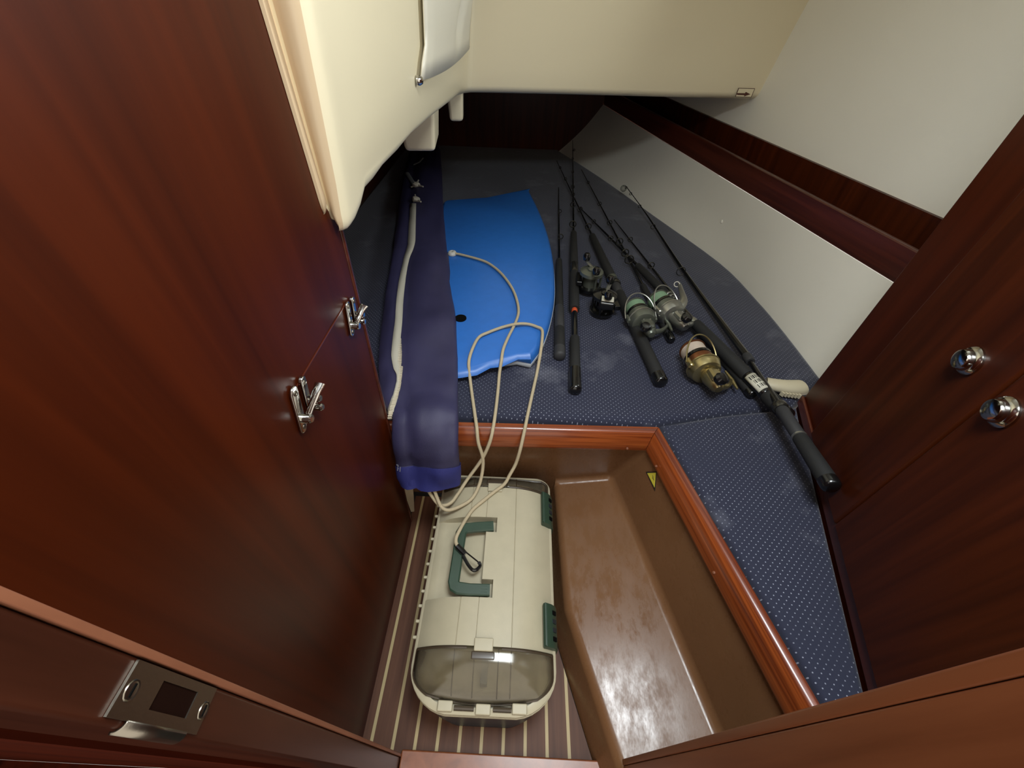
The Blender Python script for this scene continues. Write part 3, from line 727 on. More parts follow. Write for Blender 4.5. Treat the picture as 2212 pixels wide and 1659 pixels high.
# ---- navy bag
rowspec = []    # (centre, half width, half thickness)
ZB = .402
for y, xl, xr in ((330, 885, 952), (380, 872, 955), (450, 862, 958), (520, 853, 964), (560, 848, 970), (640, 832, 979), (700, 824, 986), (760, 819, 989), (800, 818, 989), (840, 821, 990), (868, 826, 990)):
    a = atz(xl, y, ZB); b_ = atz(xr, y, ZB)
    rowspec.append(((a + b_) / 2, (b_ - a).length / 2, .034 if y < 800 else .032, (b_ - a).normalized()))
for y, xl, xr, yp, h in ((905, 830, 990, .572, .028), (940, 835, 990, .548, .026), (975, 840, 991, .532, .025), (1003, 844, 992, .522, .025), (1006, 845, 993, .520, .026), (1030, 858, 994, .512, .026), (1046, 866, 993, .507, .026)):
    a = aty(xl, y, yp); b_ = aty(xr, y, yp); a.x = max(a.x, -.267)
    rowspec.append(((a + b_) / 2, (b_ - a).length / 2, h, (b_ - a).normalized()))
def bag_rows(spec, n=36, infl=0.):
    out = []
    C_ = [s[0] for s in spec]
    for i, (c, wdt, h, xd) in enumerate(spec):
        t = (C_[min(i + 1, len(C_) - 1)] - C_[max(i - 1, 0)]).normalized(); nn = xd.cross(-t).normalized()
        if nn.z < 0 and abs(nn.z) > .3: nn = -nn
        if abs(nn.z) <= .3 and nn.y > 0: nn = -nn
        r = []
        for k in range(n):
            a = 2 * math.pi * k / n; ca, sa = math.cos(a), math.sin(a)
            ex = math.copysign(abs(ca) ** .8, ca); ey = math.copysign(abs(sa) ** .8, sa)
            p = c + xd * ((wdt + infl) * ex) + nn * ((h + infl) * ey)
            q = V((p.x * 9, p.y * 5, p.z * 9)); f = noise.noise(q) * .016 + noise.noise(V((p.x * 22, p.y * 12, p.z * 20))) * .009 + abs(noise.noise(V((p.x * 30 + p.y * 14, p.y * 9 - p.x * 12, p.z * 14 + 3)))) * -.008
            # long fold beside the zip
            u = ex; f -= .010 * math.exp(-((u + .45) / .12) ** 2) * (sa > 0)
            f *= (1 if sa > -.2 else .1)
            r.append(p + nn * f)
        out.append(r)
    return out
fine = []
for i in range(len(rowspec) - 1):
    k = 3
    for j in range(k):
        t = j / k; a, b_ = rowspec[i], rowspec[i + 1]
        fine.append((lerp(a[0], b_[0], t), lerp(a[1], b_[1], t), lerp(a[2], b_[2], t), lerp(a[3], b_[3], t).normalized()))
fine.append(rowspec[-1])
n_hem = len(fine) - 1 - 7
bag = tag(empty('canvas_bag', rowspec[8][0]), 'long navy canvas bag with a white zip drooping over the wooden rail', 'bag')
rws = bag_rows(fine)
bm = BM(); vr = grid(bm, rws[:n_hem + 2], closed=True); bm.faces.new(vr[0][::-1])
bag_body = obj('body', bm, MT['bag'], bag, ang=80)
bm = BM(); hr = bag_rows(fine, infl=.0015)[n_hem:]
inner = [[lerp(p, sum(hr[-1], V()) / len(hr[-1]), .10) for p in hr[-1]], [lerp(p, sum(hr[-4], V()) / len(hr[-4]), .14) for p in hr[-4]]]
vr = grid(bm, hr + inner, closed=True); obj('hem', bm, MT['hem'], bag, ang=60)
bm = BM(); cc = inner[1]; bm.faces.new([bm.verts.new(p) for p in cc]); obj('lining', bm, MT['dark'], bag, ang=0)
tmp = BM(); grid(tmp, rws, closed=True); bmesh.ops.recalc_face_normals(tmp, faces=tmp.faces[:]); bagT = BVHTree.FromBMesh(tmp)
def on_bag(px, py, lift=.002):
    h = bagT.ray_cast(CAM, ray(px, py).normalized())
    if h[0] is None: return None
    nrm = h[1] if h[1].dot(CAM - h[0]) > 0 else -h[1]
    return h[0] + nrm * lift, nrm
zl = [(892, 442, 7), (891, 500, 7), (889, 530, 8), (879, 562, 7), (871, 600, 8), (865, 650, 8.5), (862, 700, 9), (858, 740, 9.5), (856, 770, 10), (858, 800, 7), (861, 815, 5), (858, 840, 5), (851, 870, 6), (846, 900, 5), (842, 930, 5), (841, 955, 4)]
def ribbon(pts, lift):
    L_, R_ = [], []
    P = smooth_path([V((x, y, wd_)) for x, y, wd_ in pts], 4)
    for i, p in enumerate(P):
        a = on_bag(p.x - p.z, p.y, lift); b_ = on_bag(p.x + p.z, p.y, lift)
        if a and b_: L_.append(a[0]); R_.append(b_[0])
    return L_, R_
L_, R_ = ribbon(zl, .0045)
bm = BM(); grid(bm, [L_, [lerp(a, b_, .5) + V((0, 0, .001)) for a, b_ in zip(L_, R_)], R_]); zp = obj('zipper', bm, MT['zip'], bag, ang=60, solid=.0015, offset=0)
tp = [(866, 735), (866, 770), (865, 800), (861, 830), (855, 860), (850, 885), (846, 910), (843, 935)]
tp = smooth_path([V((x, y, 0)) for x, y in tp], 9); bm = BM()
for p in tp:
    h = on_bag(p.x, p.y, .0055)
    if h:
        box(bm, h[0], (.009, .0026, .0035), Matrix.Rotation(.15, 3, 'Z'))
te = obj('teeth', bm, MT['teeth'], zp, ang=0); te['kind'] = 'stuff'
def bag_tube(pts, r, fu=1, fv=1):
    out = []
    for x, y in pts:
        h = on_bag(x, y, r * .9)
        if h: out.append(h[0])
    return out
# tie and knots near the top
tie = bag_tube([(914, 343), (906, 352), (893, 357), (876, 361)], .004)
k1 = bag_tube([(876, 362), (880, 375), (888, 390), (897, 400)], .004)
bm = BM()
if len(tie) > 1: tube(bm, tie, .006, 8, .35, 1)
mt_tape = pbr('grey_tape', (150, 152, 152), .7)
if len(tie) > 1: obj('tie_tape', bm, mt_tape, bag)
bm = BM()
if len(k1) > 1: tube(bm, k1, .010, 8, .3, 1); obj('tie_tape', bm, mt_tape, bag)
for (cx_, cy_, tails) in ((900, 402, ((905, 393), (914, 407), (888, 408))), (899, 434, ((910, 440), (897, 425)))):
    h = on_bag(cx_, cy_, .006); bm = BM()
    if h:
        bmesh.ops.create_icosphere(bm, subdivisions=2, radius=.017, matrix=Matrix.Translation(h[0]) @ Matrix.Diagonal((1.1, .9, .7, 1)))
        for v in bm.verts: v.co += V((noise.noise(v.co * 120), noise.noise(v.co * 140), noise.noise(v.co * 90))) * .005
        for (tx, ty) in tails:
            g = on_bag(tx, ty, .008)
            if g: tube(bm, [h[0], g[0]], .0035, 6)
        obj('knot', bm, MT['zip'], bag)
# stitched mark and webbing strap
h = on_bag(863, 1012, .0012)
if h:
    nn = h[1]; xa = V((1, 0, 0)); xa = (xa - nn * xa.dot(nn)).normalized(); ya = nn.cross(xa); xs_ = xa + ya * -.0
    bm = BM(); Mx = Matrix((xa, ya, nn)).transposed()
    for cx_, cy_, sx_, sy_ in ((-.004, .001, .002, .016), (.003, -.001, .002, .013), (-.0005, .0, .007, .002), (-.006, .008, .005, .002)):
        box(bm, h[0] + xa * (cx_ + cy_ * .2) + ya * cy_, (sx_, sy_, .0008), Mx @ Matrix.Rotation(-.18, 3, 'Z'))
    obj('stitched_mark', bm, pbr('grey_thread', (150, 150, 165), .8), bag, ang=0)
bm = BM(); rows = []
for y, xl, xr, yp in ((1030, 868, 888, .523), (1050, 873, 892, .527), (1080, 875, 894, .531), (1104, 876, 895, .534)):
    a = aty(xl, y, yp); b_ = aty(xr, y, yp); a.x = max(a.x, -.27); rows.append([a, b_])
grid(bm, rows); obj('strap', bm, MT['web'], bag, ang=0, solid=.003, offset=0)

# ---- leash
lz_ = .416
P = []
def lp_(px, py, z): P.append(atz(px, py, z))
for px, py in ((980, 547), (1000, 551), (1040, 562), (1062, 573), (1085, 593), (1106, 622), (1117, 650), (1120, 675), (1113, 698), (1098, 728), (1087, 755)): lp_(px, py, lz_)
lp_(1083, 780, .408); lp_(1079, 806, .385); lp_(1076, 840, .366); lp_(1071, 885, .365); lp_(1065, 925, .360)
for px, py, z in ((1058, 955, .335), (1045, 985, .295), (1030, 1008, .262), (1010, 1035, .232), (992, 1062, .218), (975, 1085, .2155), (958, 1092, .2155), (945, 1087, .219), (932, 1070, .236), (921, 1052, .262), (917, 1042, .274), (920, 1034, .280), (926, 1035, .280), (933, 1045, .272), (938, 1058, .258), (944, 1075, .238), (953, 1094, .222), (968, 1102, .2165), (995, 1093, .2165), (1020, 1076, .218), (1036, 1045, .230), (1043, 1010, .262), (1042, 985, .296), (1033, 955, .335)): lp_(px, py, z)
lp_(1030, 925, .362); lp_(1025, 890, .366); lp_(1018, 840, .368); lp_(1014, 805, .388); lp_(1013, 780, .408)
for px, py in ((1020, 755), (1034, 729), (1055, 718), (1085, 707), (1115, 700), (1140, 700), (1160, 706), (1171, 713)): lp_(px, py, lz_ + (.006 if 1095 < px < 1125 else 0))
lp_(1171, 735, .414); lp_(1167, 765, .40); lp_(1160, 805, .372); lp_(1150, 850, .366); lp_(1139, 900, .365); lp_(1134, 925, .362)
for px, py, z in ((1124, 970, .32), (1114, 1002, .275), (1101, 1026, .248), (1090, 1045, .230)): lp_(px, py, z)
lp_(1068, 1062, .218); lp_(1042, 1083, .217); lp_(1022, 1100, .215); lp_(1006, 1122, .216); lp_(994, 1143, .225); lp_(986, 1160, .226); lp_(985, 1172, .226); lp_(990, 1182, .226)
leash = tag(empty('leash_cord', P[0]), 'cream braided cord looped from the bodyboard down to the tackle box handle', 'cord')
# one continuous cord
SP = smooth_path(P, 5); bm = BM(); tube(bm, SP, .0042, 8); obj('cord', bm, MT['rope'], leash, ang=80)
cl0 = P[-1]; cl1 = atz(1034, 1226, .219); cd = (cl1 - cl0).normalized(); cs = cd.cross(V((0, 0, 1))).normalized()
bm = BM(); tube(bm, [cl0 - cd * .004, cl0 + cd * .012, cl0 + cd * .022], [.006, .0065, .0055], 10); clp = obj('clip', bm, MT['blkg'], leash)
clp['label'] = 'black snap clip'
bm = BM(); q0 = cl0 + cd * .020; Lc = (cl1 - q0).length
loop = [q0 + cs * .005, q0 + cd * Lc * .5 + cs * .011, q0 + cd * Lc * .85 + cs * .012, q0 + cd * Lc * .99 + cs * .006, q0 + cd * Lc * .99 - cs * .005, q0 + cd * Lc * .82 - cs * .008]
tube(bm, smooth_path(loop, 5), .0038, 8); tube(bm, [q0 - cs * .004, q0 + cd * Lc * .82 - cs * .0075], .0016, 6); obj('hook', bm, MT['blkg'], clp)

# ---- vinyl window cover on the moulding
cover = tag(empty('vinyl_cover', V((-.2, 1.35, 1.1))), 'glossy white vinyl flap snapped to the cream moulding', 'cover')
def facex(y, z): l_ = (z - .835) / .265; cx = -.257 + l_ * .019; fx = -.212 + l_ * .022; return lerp(cx, fx, (y - .62) / 1.08)
rows = []
for j in range(21):
    z = .962 + (1.45 - .962) * j / 20; r = []
    for i in range(25):
        t = i / 24; y = lerp(1.02 + .05 * sst(.965, 1.01, z), 1.62, t)
        puff = .044 * sst(0, .75, t) * (1 - .55 * sst(.9, 1., t)) * sst(.955, 1.25, z) + .006 * sst(0, .1, t)
        fold = .024 * math.exp(-((t - .62 - (z - .962) * .35) / .05) ** 2) * sst(.97, 1.04, z)
        zz = z - (.004 + .010 * math.sin(math.pi * t)) * (1 - sst(.962, .99, z)) + .012 * (1 - t) * 0
        r.append(V((facex(y, z) + .010 + puff - fold, y, zz)))
    rows.append(r)
bm = BM(); grid(bm, rows); obj('flap', bm, MT['vinyl'], cover, ang=80, solid=.003, offset=0)
for y, z in ((1.02, .958), (1.64, .962)):
    bm = BM(); lathe(bm, [(.009, 0), (.009, .006), (.006, .011), (0, .013)], (facex(y, z) + .003, y, z), (1, -.05, 0), 14); obj('snap', bm, MT['chrome'], cover)

# ---- latches on the left bulkhead
def latch(c, big, label):
    t = tag(empty('turn_latch', c), label, 'latch', None)
    X = c.x; k = 1. if big else .86
    def L(dx, dy, dz): return V((X + dx, c.y + (dy + .26 * dz) * k, c.z + dz * k))     # plates lean with the panel hardware
    def plate(dy, dz, h_, w_, th):
        pts = []
        for q in range(20):
            a = 2 * math.pi * q / 20; pts.append(L(0, dy + w_ / 2 * math.cos(a), dz + (h_ / 2 - w_ / 2) * (1 if math.sin(a) >= 0 else -1) + w_ / 2 * math.sin(a)))
        b = BM(); prism(b, pts, (th, 0, 0)); return b
    p1 = obj('base_plate', plate(0, 0, .066, .0165, .004), MT['chrome'], t, ang=0, bevel=.0014)
    p2 = obj('keeper_plate', plate(.0225, .002, .056, .012, .006), MT['chrome'], t, ang=0, bevel=.0014)
    for pl, dy, dz, o_ in ((p1, 0, .024, .004), (p1, 0, -.025, .004), (p2, .0225, .022, .006), (p2, .0225, -.018, .006)):
        b = BM(); lathe(b, [(.0042, -.001), (.0036, .001), (.0018, .0016), (0, .0010)], L(o_, dy, dz), (1, 0, 0), 10); obj('screw', b, MT['steel'], pl)
    b = BM(); pts = smooth_path([L(.009, .002, -.014), L(.013, .010, -.004), L(.017, .022, .006), L(.020, .034 if big else .028, .012)], 5)
    tube(b, pts, [.0034 + .0036 * (i / 15) ** 1.4 for i in range(16)], 12, .55, 1.25); obj('lever', b, MT['chrome'], t)
    b = BM(); lathe(b, [(.0065, 0), (.0065, .011), (.005, .013), (0, .0132)], L(.003, .002, -.014), (1, 0, 0), 16); obj('pivot', b, MT['chrome'], t)
    for dz in (-.012, -.026):
        b = BM(); lathe(b, [(.0055, 0), (.0055, .009), (.004, .011), (0, .0112)], L(.004, .036, dz), (1, 0, 0), 12); obj('stud', b, MT['chrome'], t)
    b = BM(); tube(b, [L(.004, .036, -.012), L(.004, .036, -.026)], .004, 8); tube(b, [L(.003, .024, -.019), L(.003, .036, -.019)], .003, 8); obj('stud_base', b, MT['chrome'], t)
latch(V((LX + .0015, .336, .706)), True, 'chrome lever latch on the left bulkhead, the larger one nearer the doorway')
latch(V((LX + .0015, .538, .704)), False, 'chrome lever latch on the left bulkhead, the smaller one beside the bag')

# ---- strike plate on the left jamb
sx = -.1948
sp = tag(empty('strike_plate', V((sx, .03, .75))), 'brushed metal strike plate screwed to the left door jamb', 'strike plate')
PX = -.195
cor = [atx(px, py, PX) for px, py in ((295, 1423), (466, 1480), (420, 1585), (220, 1552))]
zt = cor[0].z * .5 + cor[3].z * .5; zb_ = cor[1].z * .5 + cor[2].z * .5
ya, yb = .0432, .0195
hc0 = atx(345, 1475, PX); hc1 = atx(408, 1525, PX)
hz1, hz0 = hc0.z, hc1.z; hz1, hz0 = max(hz1, hz0), min(hz1, hz0); hy0, hy1 = .0255, .0385
bm = BM()
for (y_0, y_1, z_0, z_1) in ((yb, ya, zb_, hz0), (yb, ya, hz1, zt), (yb, hy0, hz0, hz1), (hy1, ya, hz0, hz1)):
    prism(bm, [V((sx, y_0, z_0)), V((sx, y_1, z_0)), V((sx, y_1, z_1)), V((sx, y_0, z_1))], (.0016, 0, 0))
bmesh.ops.remove_doubles(bm, verts=bm.verts[:], dist=1e-6)
obj('plate', bm, MT['steel'], sp, ang=0)
bm = BM(); lz0, lz1 = zb_ + .012, zt - .016; rows = []
for k in range(9):
    a = math.radians(95) * k / 8; r_ = .0055; rows.append([V((sx + .0016 - r_ * (1 - math.cos(a)), yb - r_ * math.sin(a) + .0005, z)) for z in (lz0, lz1)])
grid(bm, rows); obj('lip', bm, MT['steel'], sp, ang=60, solid=.0015, offset=0)
bm = BM(); box(bm, (sx + .0004, (hy0 + hy1) / 2, (hz0 + hz1) / 2), (.0008, hy1 - hy0, hz1 - hz0)); obj('latch_hole', bm, MT['hole'], sp, ang=0)
for px, py in ((280, 1487), (436, 1530)):
    q = atx(px, py, sx); bm = BM(); lathe(bm, [(.0050, 0), (.0047, .0006), (.0040, .0003), (.0030, .0006), (0, .0006)], (sx + .0016, .031, q.z), (1, 0, 0), 14); s_ = obj('screw', bm, MT['steel'], sp)
    bm = BM(); box(bm, (sx + .0023, .031, q.z), (.0006, .006, .0012)); obj('screw_slot', bm, MT['tdark'], s_, ang=0)

# ---- stickers
n_pan = (T0 - T1).cross(D1 - T1).normalized()
if n_pan.x > 0: n_pan = -n_pan
def tri_px(L, lift, m, name, parent, th=.0006):
    pts = [at3(px, py, T1 + n_pan * lift, n_pan) for px, py in L]
    b = BM(); prism(b, pts, n_pan * th); return obj(name, b, m, parent, ang=0)
cpt = at3(1409, 1034, T1 + n_pan * .001, n_pan)
ws = tag(empty('warning_sticker', cpt), 'small yellow warning triangle stuck to the brown footwell side', 'sticker')
tri_px([(1395.5, 1019), (1418.5, 1019), (1415, 1061)], .0008, MT['ink'], 'border', ws)
tri_px([(1398.5, 1022), (1417, 1021), (1414, 1053)], .0014, MT['yellow'], 'triangle', ws)
tri_px([(1410, 1026), (1411.5, 1031), (1410.5, 1031), (1413, 1038), (1409.8, 1032.5), (1411, 1032.3)], .0022, MT['ink'], 'lightning_bolt', ws)
# arrow label on the transverse face of the moulding
def tface(px, py, out):
    A = (-.19, 1.702 - out); B = (.935, 1.842 - out); return atpl(px, py, A, B)
ars = tag(empty('arrow_sticker', tface(1608, 201, .002)), 'tiny bordered sticker with a dark red arrow on the cream moulding edge', 'sticker')
def quad_t(L, out, m, name):
    pts = [tface(px, py, out) for px, py in L]; b = BM(); prism(b, pts, (0, -.0006, 0)); return obj(name, b, m, ars, ang=0)
OUTT = .004
quad_t([(1595, 190), (1631, 191), (1623, 210.5), (1588, 209)], OUTT, MT['red'], 'border')
quad_t([(1596.3, 191.3), (1629.4, 192.2), (1622, 209.4), (1589.7, 208.2)], OUTT + .001, MT['cream'], 'paper')
quad_t([(1592, 201), (1609, 201.3), (1611, 198.5), (1621, 203.5), (1607, 208.3), (1608, 205.6), (1592, 205)], OUTT + .002, MT['red'], 'arrow')

# ================================================================== FISHING TACKLE
def rod(label, B, T, segs, guides=(), group='fishing rods on the berth'):
    B, T = V(B), V(T); d = (T - B); L_ = d.length; d = d / L_
    t = tag(empty('fishing_rod', B), label, 'fishing rod', group)
    for name, a, b_, r0, r1, m in segs:
        bm = BM(); a *= L_; b_ *= L_; q = min(.004, (b_ - a) * .2)
        if name == 'butt_cap': prof = [(0, a), (r0 * .7, a + .001), (r0 * .95, a + .005), (r0, a + .01), (r1, b_)]
        else: prof = [(r0 * .9, a), (r0, a + q), (r1, b_ - q), (r1 * .9, b_)]
        lathe(bm, prof, B, d, 16 if r0 > .006 else 8); obj(name, bm, m, t, ang=45)
    side = d.cross(V((0, 0, 1))).normalized()
    for g, R_, ang in guides:
        c = B + d * (g * L_); k = (side * math.cos(ang) + V((0, 0, 1)) * math.sin(ang)).normalized(); bm = BM()
        o_ = c + k * (R_ + .004); ring(bm, o_, d, R_, .0014 + R_ * .06, 16, 6); tube(bm, [c - d * .012, o_ - k * R_ - d * .001], .0012, 5); tube(bm, [c + d * .012, o_ - k * R_ + d * .001], .0012, 5)
        obj('guide', bm, MT['guide'], t)
    return t, B, d, L_
MT['guide'] = pbr('guide_metal', (96, 94, 88), .25, .8)

def spinning_reel(par, o, a, s, sc_, body, spoolm, linem, bailm, knob=True):
    """o rotor centre; a towards the rod tip; s towards the rod; u up"""
    a = V(a).normalized(); s = V(s); s = (s - a * s.dot(a)).normalized(); u = a.cross(s)
    if u.z < 0: u = -u
    k = sc_
    r_ = empty('reel', o); r_.parent = par; r_.matrix_parent_inverse = Matrix.Translation(-par.location)
    def ro(name, bm, m, ang=40):
        x = obj(name, bm, m, None, ang); x.parent = r_; x.matrix_parent_inverse = Matrix.Translation(-V(o)); return x
    bm = BM(); lathe(bm, [(.016 * k, -.026 * k), (.030 * k, -.025 * k), (.036 * k, -.022 * k), (.040 * k, -.012 * k), (.0415 * k, -.004 * k), (.0415 * k, -.001 * k), (.037 * k, .001 * k)], o, a, 28); ro('rotor', bm, body)
    bm = BM(); lathe(bm, [(.0415 * k, -.002 * k), (.0435 * k, -.001 * k), (.0435 * k, .003 * k), (.0385 * k, .004 * k), (.0375 * k, .002 * k)], o, a, 28); ro('rotor_rim', bm, bailm)
    bm = BM(); lathe(bm, [(.034 * k, .0), (.0355 * k, .002 * k), (.0355 * k, .026 * k), (.030 * k, .028 * k)], o, a, 28); ro('skirt', bm, spoolm)
    bm = BM(); lathe(bm, [(.033 * k, .027 * k), (.0365 * k, .028 * k), (.0365 * k, .037 * k), (.030 * k, .039 * k)], o, a, 28); ro('spool', bm, MT['blkg'])
    bm = BM(); lathe(bm, [(.030 * k, .038 * k), (.0325 * k, .039 * k), (.032 * k, .068 * k), (.029 * k, .069 * k)], o, a, 28); ro('line', bm, linem)
    bm = BM(); lathe(bm, [(.033 * k, .069 * k), (.035 * k, .070 * k), (.034 * k, .074 * k), (.014 * k, .076 * k), (.013 * k, .084 * k), (0, .085 * k)], o, a, 28); ro('drag_knob', bm, spoolm)
    bm = BM(); pts = []
    for i in range(19):
        th = math.pi * i / 18; pts.append(V(o) + s * (.050 * k * math.cos(th)) + (u * .62 + a * .95).normalized() * (.086 * k * math.sin(th) ** .8) + a * .006 * k)
    tube(bm, pts, .0020 * k, 7); ro('bail_wire', bm, bailm)
    for sg in (-1, 1):
        bm = BM(); box(bm, V(o) + s * (.043 * k * sg) + a * (.004 * k), (.010 * k, .030 * k, .016 * k), Matrix((s, a, u)).transposed()); x = ro('bail_arm', bm, body, 0)
        x.modifiers.new('b', 'BEVEL').width = .003 * k
    bm = BM(); box(bm, V(o) - a * .048 * k + u * .016 * k, (.040 * k, .034 * k, .018 * k), Matrix((a, s, u)).transposed()); x = ro('side_plate', bm, body, 0); x.modifiers.new('b', 'BEVEL').width = .005 * k
    for da, ds in ((-.034, .010), (-.034, -.010), (-.062, .0)):
        bm = BM(); lathe(bm, [(.0028 * k, 0), (.0024 * k, .0012 * k), (0, .0014 * k)], V(o) + a * da * k + s * ds * k + u * .025 * k, u, 8); ro('screw', bm, bailm)
    # gear housing and stem to the rod
    bm = BM(); lathe(bm, [(0, -.082 * k), (.010 * k, -.081 * k), (.016 * k, -.074 * k), (.020 * k, -.056 * k), (.024 * k, -.040 * k), (.022 * k, -.026 * k)], V(o) + s * .006 * k, a, 20); ro('gear_housing', bm, body)
    bm = BM(); st = [V(o) - a * .066 * k + s * .016 * k, V(o) - a * .062 * k + s * .04 * k, V(o) - a * .045 * k + s * .062 * k, V(o) - a * .030 * k + s * .074 * k]
    tube(bm, smooth_path(st, 4), [.011 * k - .0005 * k * i for i in range(13)], 10, 1.0, .7); tube(bm, [V(o) - a * .062 * k + s * .076 * k, V(o) - a * .03 * k + s * .0775 * k, V(o) + a * .005 * k + s * .076 * k], [.003 * k, .006 * k, .003 * k], 8); ro('stem', bm, body)
    bm = BM(); h0 = V(o) - a * .070 * k + u * .022 * k; tube(bm, [V(o) - a * .070 * k, h0], .006 * k, 10)
    h1 = h0 - s * .028 * k - a * .018 * k + u * .006 * k; tube(bm, smooth_path([h0, lerp(h0, h1, .5) + u * .004 * k, h1], 4), .0042 * k, 8, 1, 1.4); ro('handle', bm, body)
    bm = BM(); lathe(bm, [(.006 * k, 0), (.013 * k, .003 * k), (.016 * k, .014 * k), (.012 * k, .022 * k), (0, .024 * k)], h1, (u * .9 - a * .3), 16); ro('handle_knob', bm, MT['blkg'])
    return r_

def casting_reel(par, o, a, s, k, side, plate):
    """low-profile casting reel beside the rod; a along the rod, s away from the rod"""
    a = V(a).normalized(); s = (V(s) - a * V(s).dot(a)).normalized(); u = V((0, 0, 1))
    ax = (a * .0 + u).normalized()
    r_ = empty('reel', o); r_.parent = par; r_.matrix_parent_inverse = Matrix.Translation(-par.location)
    def ro(name, bm, m, ang=40, bev=0):
        x = obj(name, bm, m, None, ang, bevel=bev); x.parent = r_; x.matrix_parent_inverse = Matrix.Translation(-V(o)); return x
    Mx = Matrix((a, s, u)).transposed()
    bm = BM(); lathe(bm, [(.024 * k, -.030 * k), (.030 * k, -.026 * k), (.031 * k, -.018 * k), (.024 * k, -.016 * k)], o, u, 26); ro('side_plate', bm, MT['blkg'])
    bm = BM(); lathe(bm, [(.024 * k, .016 * k), (.031 * k, .018 * k), (.030 * k, .026 * k), (.020 * k, .031 * k), (.010 * k, .033 * k), (0, .033 * k)], o, u, 26); ro('side_plate', bm, side)
    bm = BM(); lathe(bm, [(.018 * k, -.017 * k), (.018 * k, .017 * k)], o, u, 22); ro('spool', bm, plate)
    for da, ds in ((.024, .012), (-.024, .012), (.0, .027), (.022, -.016)):
        bm = BM(); tube(bm, [V(o) + a * da * k + s * ds * k - u * .02 * k, V(o) + a * da * k + s * ds * k + u * .02 * k], .003 * k, 8); ro('crossbar', bm, side)
    bm = BM(); box(bm, V(o) - s * .030 * k, (.050 * k, .014 * k, .012 * k), Mx); ro('foot', bm, MT['blkg'], 0, .002)
    ct = V(o) + u * .035 * k - a * .006 * k
    bm = BM(); e1 = ct + a * .034 * k - s * .016 * k + u * .004 * k; e2 = ct - a * .036 * k + s * .006 * k + u * .004 * k
    tube(bm, [e1, ct + u * .003 * k, e2], .0032 * k, 8, .7, 1.5); ro('crank', bm, MT['rsilver'])
    for q in (e1, e2):
        bm = BM(); lathe(bm, [(.004 * k, 0), (.009 * k, .003 * k), (.010 * k, .014 * k), (.006 * k, .020 * k), (0, .021 * k)], q, u, 14); ro('crank_knob', bm, MT['blkg'])
    bm = BM(); lathe(bm, [(.012 * k, .031 * k), (.0125 * k, .036 * k), (.006 * k, .040 * k), (0, .040 * k)], ct - u * .035 * k, u, 16); ro('drag_star', bm, side)
    return r_, Mx

Z0 = CZ
def ext(p, q, t): return p + (q - p) * t
# rod A: thick plain butt beside the bodyboard
pa = atz(1209, 772, Z0 + .016); pb = atz(1208, 600, Z0 + .016); pt = atz(1218, 420, Z0 + .03)
tip = pb + (pb - pa).normalized() * .9
rod('black rod butt with grey band beside the right edge of the bodyboard', pa, tip, [
    ('butt_cap', 0, .03, .0165, .0165, MT['grey']), ('grip', .03, .10, .0160, .0150, MT['blk']), ('band', .10, .185, .0152, .0148, MT['grey']), ('grip', .185, .42, .0135, .011, MT['blk']), ('blank', .42, 1., .005, .002, MT['blank'])],
    ((.55, .010, 1.2), (.75, .007, 1.2)))
# rod B: casting rod with octagonal cap, orange ring
pa = atz(1243, 846, Z0 + .017); tp_ = atz(1237, 303, Z0 + .055)
rb, B_, d_, L_ = rod('casting rod with orange ring whose tip lies on the white hull lining', pa, tp_, [
    ('butt_cap', 0, .037, .0165, .0160, MT['blkg']), ('grip', .037, .098, .0145, .0140, MT['blk']), ('blank', .098, .155, .0085, .0085, MT['blkg']), ('orange_ring', .155, .162, .0095, .0095, MT['orange']),
    ('reel_seat', .162, .262, .0165, .0155, MT['blk']), ('locking_ring', .262, .290, .0150, .0150, MT['guide']), ('fore_grip', .290, .405, .0155, .0125, MT['blk']), ('blank', .405, 1., .0050, .0016, MT['blank'])],
    ((.425, .013, 1.9), (.52, .010, 1.9), (.62, .008, 1.9), (.72, .006, 1.9), (.82, .005, 1.9), (.90, .005, .6)))
sd = d_.cross(V((0, 0, 1))).normalized()
cr_, Mx = casting_reel(rb, B_ + d_ * (.225 * L_) + sd * .050 + V((0, 0, .026)), d_, sd, 1.25, MT['rgun'], MT['rgun'])
# rod C: casting rod with white label plate reel
pa = atz(1430, 829, Z0 + .018); p2 = atz(1325, 607, Z0 + .021)
tp_ = pa + (p2 - pa) * 3.6; tp_.z = Z0 + .03
rc, B_, d_, L_ = rod('long black grip rod with a rounded end cap, its reel showing a white plate', pa, tp_, [
    ('butt_cap', 0, .018, .0185, .0185, MT['blkg']), ('grip', .018, .235, .0175, .0165, MT['blk']), ('reel_seat', .235, .262, .0150, .0150, MT['grey']), ('locking_ring', .262, .272, .0195, .0195, MT['guide']), ('reel_seat', .272, .282, .0145, .0145, MT['grey']), ('locking_ring', .282, .292, .0170, .0170, MT['rgun']),
    ('fore_grip', .292, .47, .0160, .0135, MT['blk']), ('blank', .47, 1., .0045, .0018, MT['blank'])],
    ((.50, .012, 2.), (.60, .010, 2.), (.70, .008, 2.), (.82, .006, 2.), (.92, .005, 2.)))
sd = -d_.cross(V((0, 0, 1))).normalized()
ro_ = atz(1303, 655, Z0 + .040)
cr2, Mx = casting_reel(rc, ro_, d_, sd, 1.25, MT['blkg'], MT['blkg'])
bm = BM(); c_ = atz(1313, 646, Z0 + .083); ax_ = (atz(1328, 650, Z0 + .083) - atz(1299, 646, Z0 + .083)).normalized(); ay_ = V((0, 0, 1)).cross(ax_)
box(bm, c_, (.036, .026, .004), Matrix((ax_, ay_, V((0, 0, 1)))).transposed()); lp2 = obj('label_plate', bm, MT['label'], None, 0, bevel=.0015); lp2.parent = cr2; lp2.matrix_parent_inverse = Matrix.Translation(-cr2.location)
